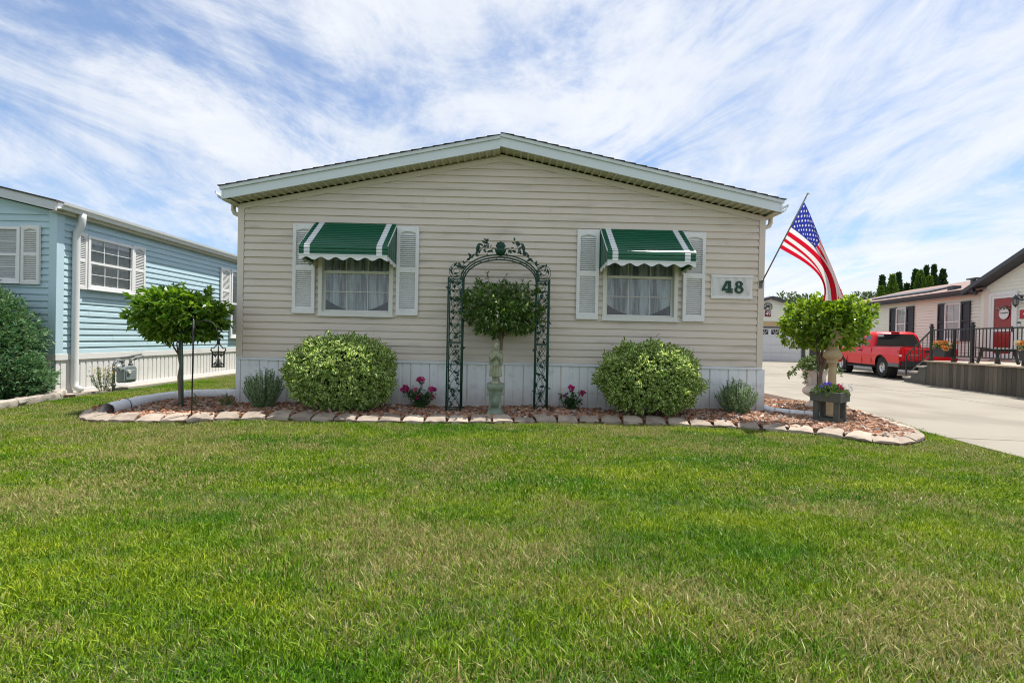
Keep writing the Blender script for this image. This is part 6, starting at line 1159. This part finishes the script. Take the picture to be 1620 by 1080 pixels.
m = MB(); m.box(gc - gd - .4, gc + gd - .6, GY - .10, GY - .0, DH + .12, DH + .40); obj('header_band', m, mat('tan_band', (.48, .34, .19), .6, .08, 4), ga_, bevel=.02)
gdo = None
for k in range(4):
    m = MB(); hh = DH / 4; m.box(gc - gd, gc + gd, GY + .01, GY + .05, k * hh + .004, (k + 1) * hh - .006); 
    nP = 6
    for i in range(nP):
        x0 = gc - gd + (i + .12) * 2 * gd / nP; x1 = gc - gd + (i + .88) * 2 * gd / nP
        if k < 3: m.box(x0, x1, GY - .004, GY + .012, k * hh + .10, (k + 1) * hh - .10)
    o = obj('garage_door_section', m, mat('garage_white', (.62, .64, .67), .45, .03), ga_, bevel=.004)
    if k == 3:
        for i in range(nP):
            x0 = gc - gd + (i + .14) * 2 * gd / nP; x1 = gc - gd + (i + .86) * 2 * gd / nP; z0, z1 = k * hh + .12, (k + 1) * hh - .10; m = MB(); m.box(x0, x1, GY + .0, GY + .0095, z0, z1); obj('pane', m, mat('garage_glass', (.02, .022, .025), .1), o)
            m = MB(); xm = (x0 + x1) / 2; zb1 = z0
            for t in (.15, .5, .85, 1.0, 0.0): m.bar((xm if i % 2 else xm, GY - .006, zb1 - .01), (x0 + (x1 - x0) * t, GY - .006, z1), .012, .03, up=(0, 1, 0))
            obj('sunburst_grille', m, MATS['garage_white'], o)
m = MB()
for z in (.9,): m.box(gc + gd - .75, gc + gd - .03, GY - .02, GY + .0, z, z + .06)
obj('hinge_strap', m, blk, ga_)
wx = aty(1280, 560, GY).x; wz0, wz1 = aty(1284, 563, GY).z, aty(1284, 535, GY).z; m = MB(); m.box(wx, wx + .55, GY - .05, GY - .02, wz0, wz1); o = obj('window', m, char, ga_); m = MB(); m.box(wx + .05, wx + .5, GY - .056, GY - .051, wz0 + .05, wz1 - .05); obj('pane', m, MATS['garage_glass'], o)
m = MB(); m.prism([(.08, .28), (.42, .28), (.34, .52), (.16, .52)], (wx, GY - .1, wz0 + .2), (1, 0, 0), Z3, (0, .04, 0)); obj('lamp_shade', m, mat('lamp_shade', (.62, .42, .33), .6), ga_)
s49 = thing('garage_sign', 'small dark red sign with white number 49 on the garage gable', 'sign', (gc, GY - .03, 3.2)); q0, q1 = aty(1210, 500.5, GY - .03), aty(1219.5, 492, GY - .03); m = MB(); m.box(q0.x, q1.x, GY - .06, GY - .03, q0.z, q1.z); obj('board', m, mat('sign_maroon', (.16, .012, .025), .5), s49); obj('numeral', place(text_mesh('49', .33, .004), ((q0.x + q1.x) / 2, GY - .066, (q0.z + q1.z) / 2), (1, 0, 0), (0, -1, 0)), MATS['sign_white'], s49)
ro = thing('wall_ornament', 'round black metal ornament above the 49 sign on the garage', 'ornament', (gc, GY - .03, 3.7)); oc = aty(1215, 485, GY - .07); m = MB(); m.tube([oc + Vector((.27 * math.cos(a), 0, .23 * math.sin(a))) for a in np.linspace(0, 6.283, 30)], .022, 6, False); obj('ring', m, blk, ro)
m = MB(); m.tube([oc + Vector((-.2, 0, -.08)), oc + Vector((-.08, 0, .0)), oc + Vector((.05, 0, .02)), oc + Vector((.13, 0, .1))], [.02, .05, .05, .025], 8)
for a, b_ in (((-.08, 0), (-.17, -.17)), ((.04, 0), (.12, -.16)), ((-.06, .02), (-.1, .16)), ((.0, .03), (.02, .15)), ((.05, .02), (.2, -.02))): m.tube([oc + Vector((a[0], 0, a[1])), oc + Vector((b_[0], 0, b_[1]))], .018, 6)
obj('silhouette', m, blk, ro)

# ---- red pickup
def pickup():
    rl = atz(1398, 597, .02); rl.z = 0; hd = Vector((.215, .977, 0)).normalized(); lf = Vector((-hd.y, hd.x, 0)); org = rl - lf * .76; ang = math.atan2(-hd.x, hd.y)
    t = thing('pickup_truck', 'red extended cab pickup truck parked beside the cream house', 'truck', (org.x, org.y, .02), ang)
    red = bpy.data.materials.new('truck_red'); red.use_nodes = True; b = bsdf_of(red); b.inputs['Base Color'].default_value = (.66, .006, .014, 1); b.inputs['Roughness'].default_value = .38; b.inputs['Specular IOR Level'].default_value = .3; b.inputs['Coat Weight'].default_value = .22; b.inputs['Coat Roughness'].default_value = .05
    tint = mat('tinted_glass', (.012, .014, .016), .06, .02, spec=.7); blackp = mat('black_plastic', (.022, .022, .024), .6, .1); grey = mat('lower_grey', (.11, .115, .12), .5, .08); chrome = mat('alloy', (.62, .62, .62), .28, .04, metal=.85); rub = mat('tyre', (.02, .02, .021), .85, .15, 20)
    WB_, R0 = 3.2, .375
    def bot(y):
        z = .44 if y > -.55 else .50
        for c in (0, WB_):
            if abs(y - c) < .47: z = max(z, .36 + math.sqrt(max(0, .47 ** 2 - (y - c) ** 2)))
        return z
    def top(y):
        if y < .62: return 1.11
        if y < 2.62: return 1.10
        if y < 3.9: return 1.09 - .10 * ((y - 2.62) / 1.28) ** 1.5
        return .96 - 1.2 * (y - 3.9)
    def hw(z, y):
        zs = [.40, .55, .72, .86, .90, 1.02, 1.12]; xs = [.81, .85, .872, .878, .866, .858, .825]; x = float(np.interp(z, zs, xs)); f = 1.0
        if y > 3.3: f = 1 - .16 * ((y - 3.3) / .75) ** 2
        if abs(y) < .62: x += .02 * math.cos(y / .62 * 1.57)
        if abs(y - WB_) < .62: x += .015 * math.cos((y - WB_) / .62 * 1.57)
        return x * f
    ys = sorted(set([round(v, 3) for v in np.arange(-1.12, 4.06, .04)] + [-.47, .47, WB_ - .47, WB_ + .47])); m = MB(); K = 9; vs = []
    for y in ys:
        b0, t0 = bot(y), top(y); col = [b0 + (t0 - b0) * k / K for k in range(K + 1)]
        for s_ in (-1, 1): vs += [(s_ * hw(z, y), y, z) for z in col]
    n = len(ys); S = 2 * (K + 1)
    for i in range(n - 1):
        for k in range(K): m.f.append((i * S + k, i * S + k + 1, (i + 1) * S + k + 1, (i + 1) * S + k)); o_ = K + 1; m.f.append((i * S + o_ + k + 1, i * S + o_ + k, (i + 1) * S + o_ + k, (i + 1) * S + o_ + k + 1))
        if ys[i] > .6 or ys[i] < -1.05: m.f.append((i * S + K, i * S + 2 * K + 1, (i + 1) * S + 2 * K + 1, (i + 1) * S + K))
    for i in (0, n - 1):
        for k in range(K): f = (i * S + k, i * S + K + 1 + k, i * S + K + 2 + k, i * S + k + 1); m.f.append(f if i == 0 else f[::-1])
    m.v = vs; m.m = [0] * len(m.f); body = obj('body', m, red, t, world=False, auto=35)
    m = MB(); m.box(-.72, .72, -1.05, .6, .62, .66); m.box(-.80, -.72, -1.06, .62, .62, 1.10); m.box(.72, .80, -1.06, .62, .62, 1.10); m.box(-.72, .72, -1.09, -1.04, .62, 1.10); m.box(-.72, .72, .58, .64, .62, 1.10); obj('bed_liner', m, blackp, t, world=False)
    m = MB(); m.box(-.84, -.74, -1.08, .62, 1.108, 1.128); m.box(.74, .84, -1.08, .62, 1.108, 1.128); obj('bed_rail', m, grey, t, world=False, bevel=.008)
    # cab
    base = [(.66, .82), (2.70, .80)]; rows = [(1.09, .68, 2.72, .835), (1.30, .70, 2.48, .80), (1.50, .745, 2.22, .745), (1.62, .80, 2.05, .70), (1.685, .90, 1.90, .62), (1.70, 1.05, 1.80, .50)]
    m = MB()
    for z, y0_, y1_, x_ in rows:
        c = .10; m.v += [(-x_ + c * .5, y0_, z), (x_ - c * .5, y0_, z), (x_, y0_ + c, z), (x_, y1_ - c, z), (x_ - c * .6, y1_, z), (-x_ + c * .6, y1_, z), (-x_, y1_ - c, z), (-x_, y0_ + c, z)]
    for i in range(len(rows) - 1): m.f += [(i * 8 + k, i * 8 + (k + 1) % 8, i * 8 + 8 + (k + 1) % 8, i * 8 + 8 + k) for k in range(8)]
    m.f.append(tuple((len(rows) - 1) * 8 + k for k in range(8))); m.m = [0] * len(m.f); obj('cab', m, red, t, world=False, auto=50)
    fy0 = lambda z: float(np.interp(z, [r[0] for r in rows], [r[1] for r in rows])); fy1 = lambda z: float(np.interp(z, [r[0] for r in rows], [r[2] for r in rows])); fx = lambda z: float(np.interp(z, [r[0] for r in rows], [r[3] for r in rows]))
    m = MB(); e = .012; z0, z1 = 1.16, 1.60; m.add([(-fx(z0) + .12, fy0(z0) - e, z0), (fx(z0) - .12, fy0(z0) - e, z0), (fx(1.4) - .12, fy0(1.4) - e, 1.4), (fx(z1) - .13, fy0(z1) - e, z1), (-fx(z1) + .13, fy0(z1) - e, z1), (-fx(1.4) + .12, fy0(1.4) - e, 1.4)], [(0, 1, 2, 5), (5, 2, 3, 4)]); obj('rear_window', m, tint, t, world=False)
    m = MB(); m.add([(-fx(1.13) + .1, fy1(1.13) + e, 1.13), (fx(1.13) - .1, fy1(1.13) + e, 1.13), (fx(1.6) - .1, fy1(1.6) + e, 1.6), (-fx(1.6) + .1, fy1(1.6) + e, 1.6)], [(3, 2, 1, 0)]); obj('windshield', m, tint, t, world=False)
    for s_ in (-1, 1):
        def sw(ya, yb, z0, z1, za1=None):
            q = MB(); v = []
            for y, z in ((ya, z0), (yb, z0), (yb - .0, z0)): pass
            A = [(ya, z0), (yb, z0), (yb - (fy1(z0) - fy1(z1)) * (1 if yb > 2.2 else 0), z1), (ya + .03, z1)]; q.add([(s_ * (fx(z) + .012), y, z) for y, z in A], [(0, 1, 2, 3)] if s_ > 0 else [(3, 2, 1, 0)]); return q
        obj('side_window', sw(.90, 1.32, 1.15, 1.58), tint, t, world=False); obj('side_window', sw(1.45, 2.52, 1.15, 1.58), tint, t, world=False)
        m = MB(); x = s_ * (.862)
        for y in (.68, 1.38, 2.55): m.box(min(x, x + s_ * .012), max(x, x + s_ * .012), y - .004, y + .004, .48, 1.09)
        obj('door_seam', m, blackp, t, world=False)
        m = MB(); m.box(min(x, x + s_ * .035), max(x, x + s_ * .035), 1.46, 1.62, .955, .995); obj('door_handle', m, blackp, t, world=False, bevel=.008)
        m = MB(); m.box(min(s_ * .86, s_ * 1.06), max(s_ * .86, s_ * 1.06), 2.32, 2.42, 1.13, 1.29); obj('mirror', m, blackp, t, world=False, bevel=.025)
        m = MB(); m.box(min(s_ * .79, s_ * .865), max(s_ * .79, s_ * .865), -1.14, -.99, .72, 1.02); tl = obj('tail_light', m, mat('tail_red', (.45, .01, .012), .2, .05), t, world=False, bevel=.01)
        m = MB(); m.box(min(s_ * .788, s_ * .868), max(s_ * .788, s_ * .868), -1.145, -.992, .80, .86); obj('reverse_lens', m, mat('lens_white', (.7, .68, .66), .2, .03), tl, world=False)
        m = MB(); m.box(min(s_ * .70, s_ * .86), max(s_ * .70, s_ * .86), .62, 2.6, .33, .38); m.box(min(s_ * .6, s_ * .7), max(s_ * .6, s_ * .7), .7, 2.5, .36, .46); obj('running_board', m, blackp, t, world=False, bevel=.01)
        m = MB(); m.box(min(s_ * .66, s_ * .87), max(s_ * .66, s_ * .87), WB_ - .53, WB_ - .50, .17, .62); obj('mud_flap', m, blackp, t, world=False)
        m = MB(); m.box(min(s_ * .82, s_ * .866), max(s_ * .82, s_ * .866), -1.10, -.44, .43, .56); obj('lower_trim', m, grey, t, world=False, bevel=.01)
        for cy in (0, WB_):
            m = MB(); cx_ = s_ * .72; m.lathe([(.19, -.105), (.30, -.11), (.355, -.10), (R0, -.06), (R0, .06), (.355, .10), (.30, .11), (.19, .105)], (0, 0, 0), 30, caps=False); m.xform(Matrix.Translation((cx_, cy, R0)) @ Matrix.Rotation(R_(90), 4, 'Y')); wh = obj('wheel', m, rub, t, world=False, auto=40)
            m = MB(); m.lathe([(.215, -.06), (.215, .088), (.195, .094), (.185, .075), (.17, .05), (.06, .045), (.055, .07), (.02, .075)], (0, 0, 0), 28); m.xform(Matrix.Translation((cx_, cy, R0)) @ Matrix.Rotation(R_(90 * s_), 4, 'Y')); rim = obj('rim', m, chrome, wh, world=False, auto=40)
            m = MB()
            for k in range(5): a = 6.283 * (k + .5) / 5; m.ball((.125 * math.cos(a), .125 * math.sin(a), .052), (.026, .026, .010), 8, 6)
            m.xform(Matrix.Translation((cx_, cy, R0)) @ Matrix.Rotation(R_(90 * s_), 4, 'Y')); obj('rim_hole', m, blackp, wh, world=False)
            m = MB(); m.lathe([(.46, -.16), (.46, .10), (.45, .10), (.45, -.16)], (0, 0, 0), 24, caps=False); m.xform(Matrix.Translation((s_ * .70, cy, .38)) @ Matrix.Rotation(R_(90 * s_), 4, 'Y')); obj('wheel_well', m, blackp, t, world=False)
    m = MB(); m.box(-.80, .80, -1.26, -1.10, .46, .62); m.box(-.86, .86, -1.22, -1.08, .60, .635); m.box(-.3, .3, -1.28, -1.25, .50, .58); obj('bumper', m, blackp, t, world=False, bevel=.02)
    m = MB(); m.box(-.12, .12, -1.285, -1.279, .49, .58); obj('license_plate', m, mat('plate', (.6, .6, .58), .4), t, world=False)
    m = MB(); m.box(-.70, .70, -1.150, -1.118, .66, 1.08); tg = obj('tailgate', m, red, t, world=False, bevel=.012)
    m = MB(); m.box(-.11, .11, -1.165, -1.149, .95, 1.02); obj('handle', m, blackp, tg, world=False, bevel=.008)
    m = text_mesh('RANGER', .075, .004); m.v = [(v[0] - .42, -1.154 - v[2], v[1] + .86) for v in m.v]; obj('lettering', m, mat('emblem_chrome', (.6, .6, .6), .3, .03, metal=.7), tg, world=False)
    m = MB(); m.box(-.62, .62, -1.0, 3.9, .34, .48); m.box(-.60, .60, 3.9, 4.02, .45, .6); obj('chassis', m, blackp, t, world=False)
    m = MB(); m.box(-.78, .78, 3.98, 4.16, .42, .62); obj('bumper', m, blackp, t, world=False, bevel=.03)
    m = MB(); m.box(-.14, .14, .80, .90, 1.655, 1.69); obj('brake_light', m, mat('tail_red', (.45, .01, .012), .2, .05), t, world=False, bevel=.008)
    for s_ in (-1, 1):
        m = MB(); m.box(s_ * .36 - .2, s_ * .36 + .2, 1.10, 1.24, .9, 1.32); m.box(s_ * .36 - .11, s_ * .36 + .11, 1.14, 1.24, 1.34, 1.5); obj('seat', m, mat('seat_grey', (.1, .1, .1), .8), t, world=False, bevel=.03)
    m = MB(); m.box(-.62, -.44, fy0(1.52) - .02, fy0(1.52) - .005, 1.50, 1.57); m.v = [(v[0], v[1] - .005, v[2]) for v in m.v]; obj('window_sticker', m, mat('sticker', (.6, .62, .66), .4), t, world=False)
pickup()

# ---- far trees
def arbor(label, px, ptop, w, Y, seed, lime=False):
    tp = aty(px, ptop, Y); b = Vector((tp.x, Y, 0)); H = tp.z; t = thing('arborvitae_tree', label, 'tree', b, group='arborvitae behind the cream house'); rng = np.random.default_rng(seed); n = 2600; W_ = w / FPX * Y / 2 * .82
    zz_ = rng.random(n) ** .8; prof = np.minimum(1, (1 - zz_) * 3.2 + .12) ** .8 * (.75 + .25 * np.sin(zz_ * 3)); a = rng.uniform(0, 6.283, n); lump = 1 + .12 * np.sin(a * 3 + zz_ * 14 + seed) + .1 * np.sin(a * 5 - zz_ * 23); r = W_ * prof * lump * rng.uniform(.8, 1.02, n)
    P = np.stack([b.x + r * np.cos(a), b.y + r * np.sin(a), .3 + zz_ * (H - .35)], 1); D = np.stack([np.cos(a) * .6, np.sin(a) * .6, np.ones(n)], 1) + rng.normal(size=(n, 3)) * .35; L = rng.uniform(.12, .25, n)
    lm = leafmat('arborvitae_lime', [(.05, .12, .012), (.09, .18, .02), (.14, .24, .03)], .6, .15) if lime else leafmat('arborvitae_dark', [(.014, .045, .012), (.028, .075, .018), (.05, .11, .022), (.02, .055, .014)], .6, .12)
    obj('crown', leafmesh(P, D, L, L * .5, rng, .15), lm, t); m = MB(); m.lathe([(W_ * .72, .3), (W_ * .74, H * .55), (W_ * .5, H * .82), (.03, H * .96)], b, 10); obj('dark_core', m, MATS['juniper_inside'], t); m = MB(); m.tube([b - Z3 * .1, b + Z3 * 1.0], .09, 8); obj('trunk', m, bark, t)  # crown filled with a solid core, coloured dark as its shaded inside
specs = [(1396, 437, 16, 35, 'leftmost dark arborvitae of the row behind the cream roof', 0), (1394, 454, 14, 34, 'short lime arborvitae at the left end behind the cream roof', 1), (1412, 435, 19, 34, 'lime arborvitae in the left cluster behind the cream roof', 1), (1422, 432, 12, 35.5, 'dark arborvitae on the right of the left cluster', 0), (1435, 449, 14, 36, 'small dark arborvitae between the two clusters', 0), (1448, 427, 14, 36, 'dark arborvitae on the left of the right cluster', 0), (1456, 429, 24, 35, 'broad lime arborvitae in the right cluster', 1), (1471, 437, 14, 34.5, 'short lime arborvitae in the middle of the right cluster', 1), (1466, 421, 12, 37, 'tall dark arborvitae left of the tallest one', 0), (1478, 420, 13, 36, 'tallest pointed dark arborvitae behind the cream roof', 0), (1492, 427, 18, 36, 'rightmost dark arborvitae near the roof vent', 0)]
for i, (px, pt, w, Y, lb, li) in enumerate(specs): arbor(lb, px, pt, w, Y, 60 + i, li)
lmf = leafmat('leaf_far', [(.05, .09, .03), (.09, .13, .05), (.13, .17, .07)], .6, .2)
for px, pt, Y, rx_, lb, sd_ in ((1252, 466, 48, 3.4, 'pale green tree behind the garage roof', 71), (1368, 461, 52, 3.2, 'pale green tree behind the far end of the cream roof', 72)):
    tp = aty(px, pt, Y); tree('distant_tree', lb, (tp.x, Y, 0), (tp.x, Y, tp.z - 2.0), (rx_, rx_, 2.1), 3200, (.34, .6), lmf, sd_, 30, .34, -1, 1, .16, .5)
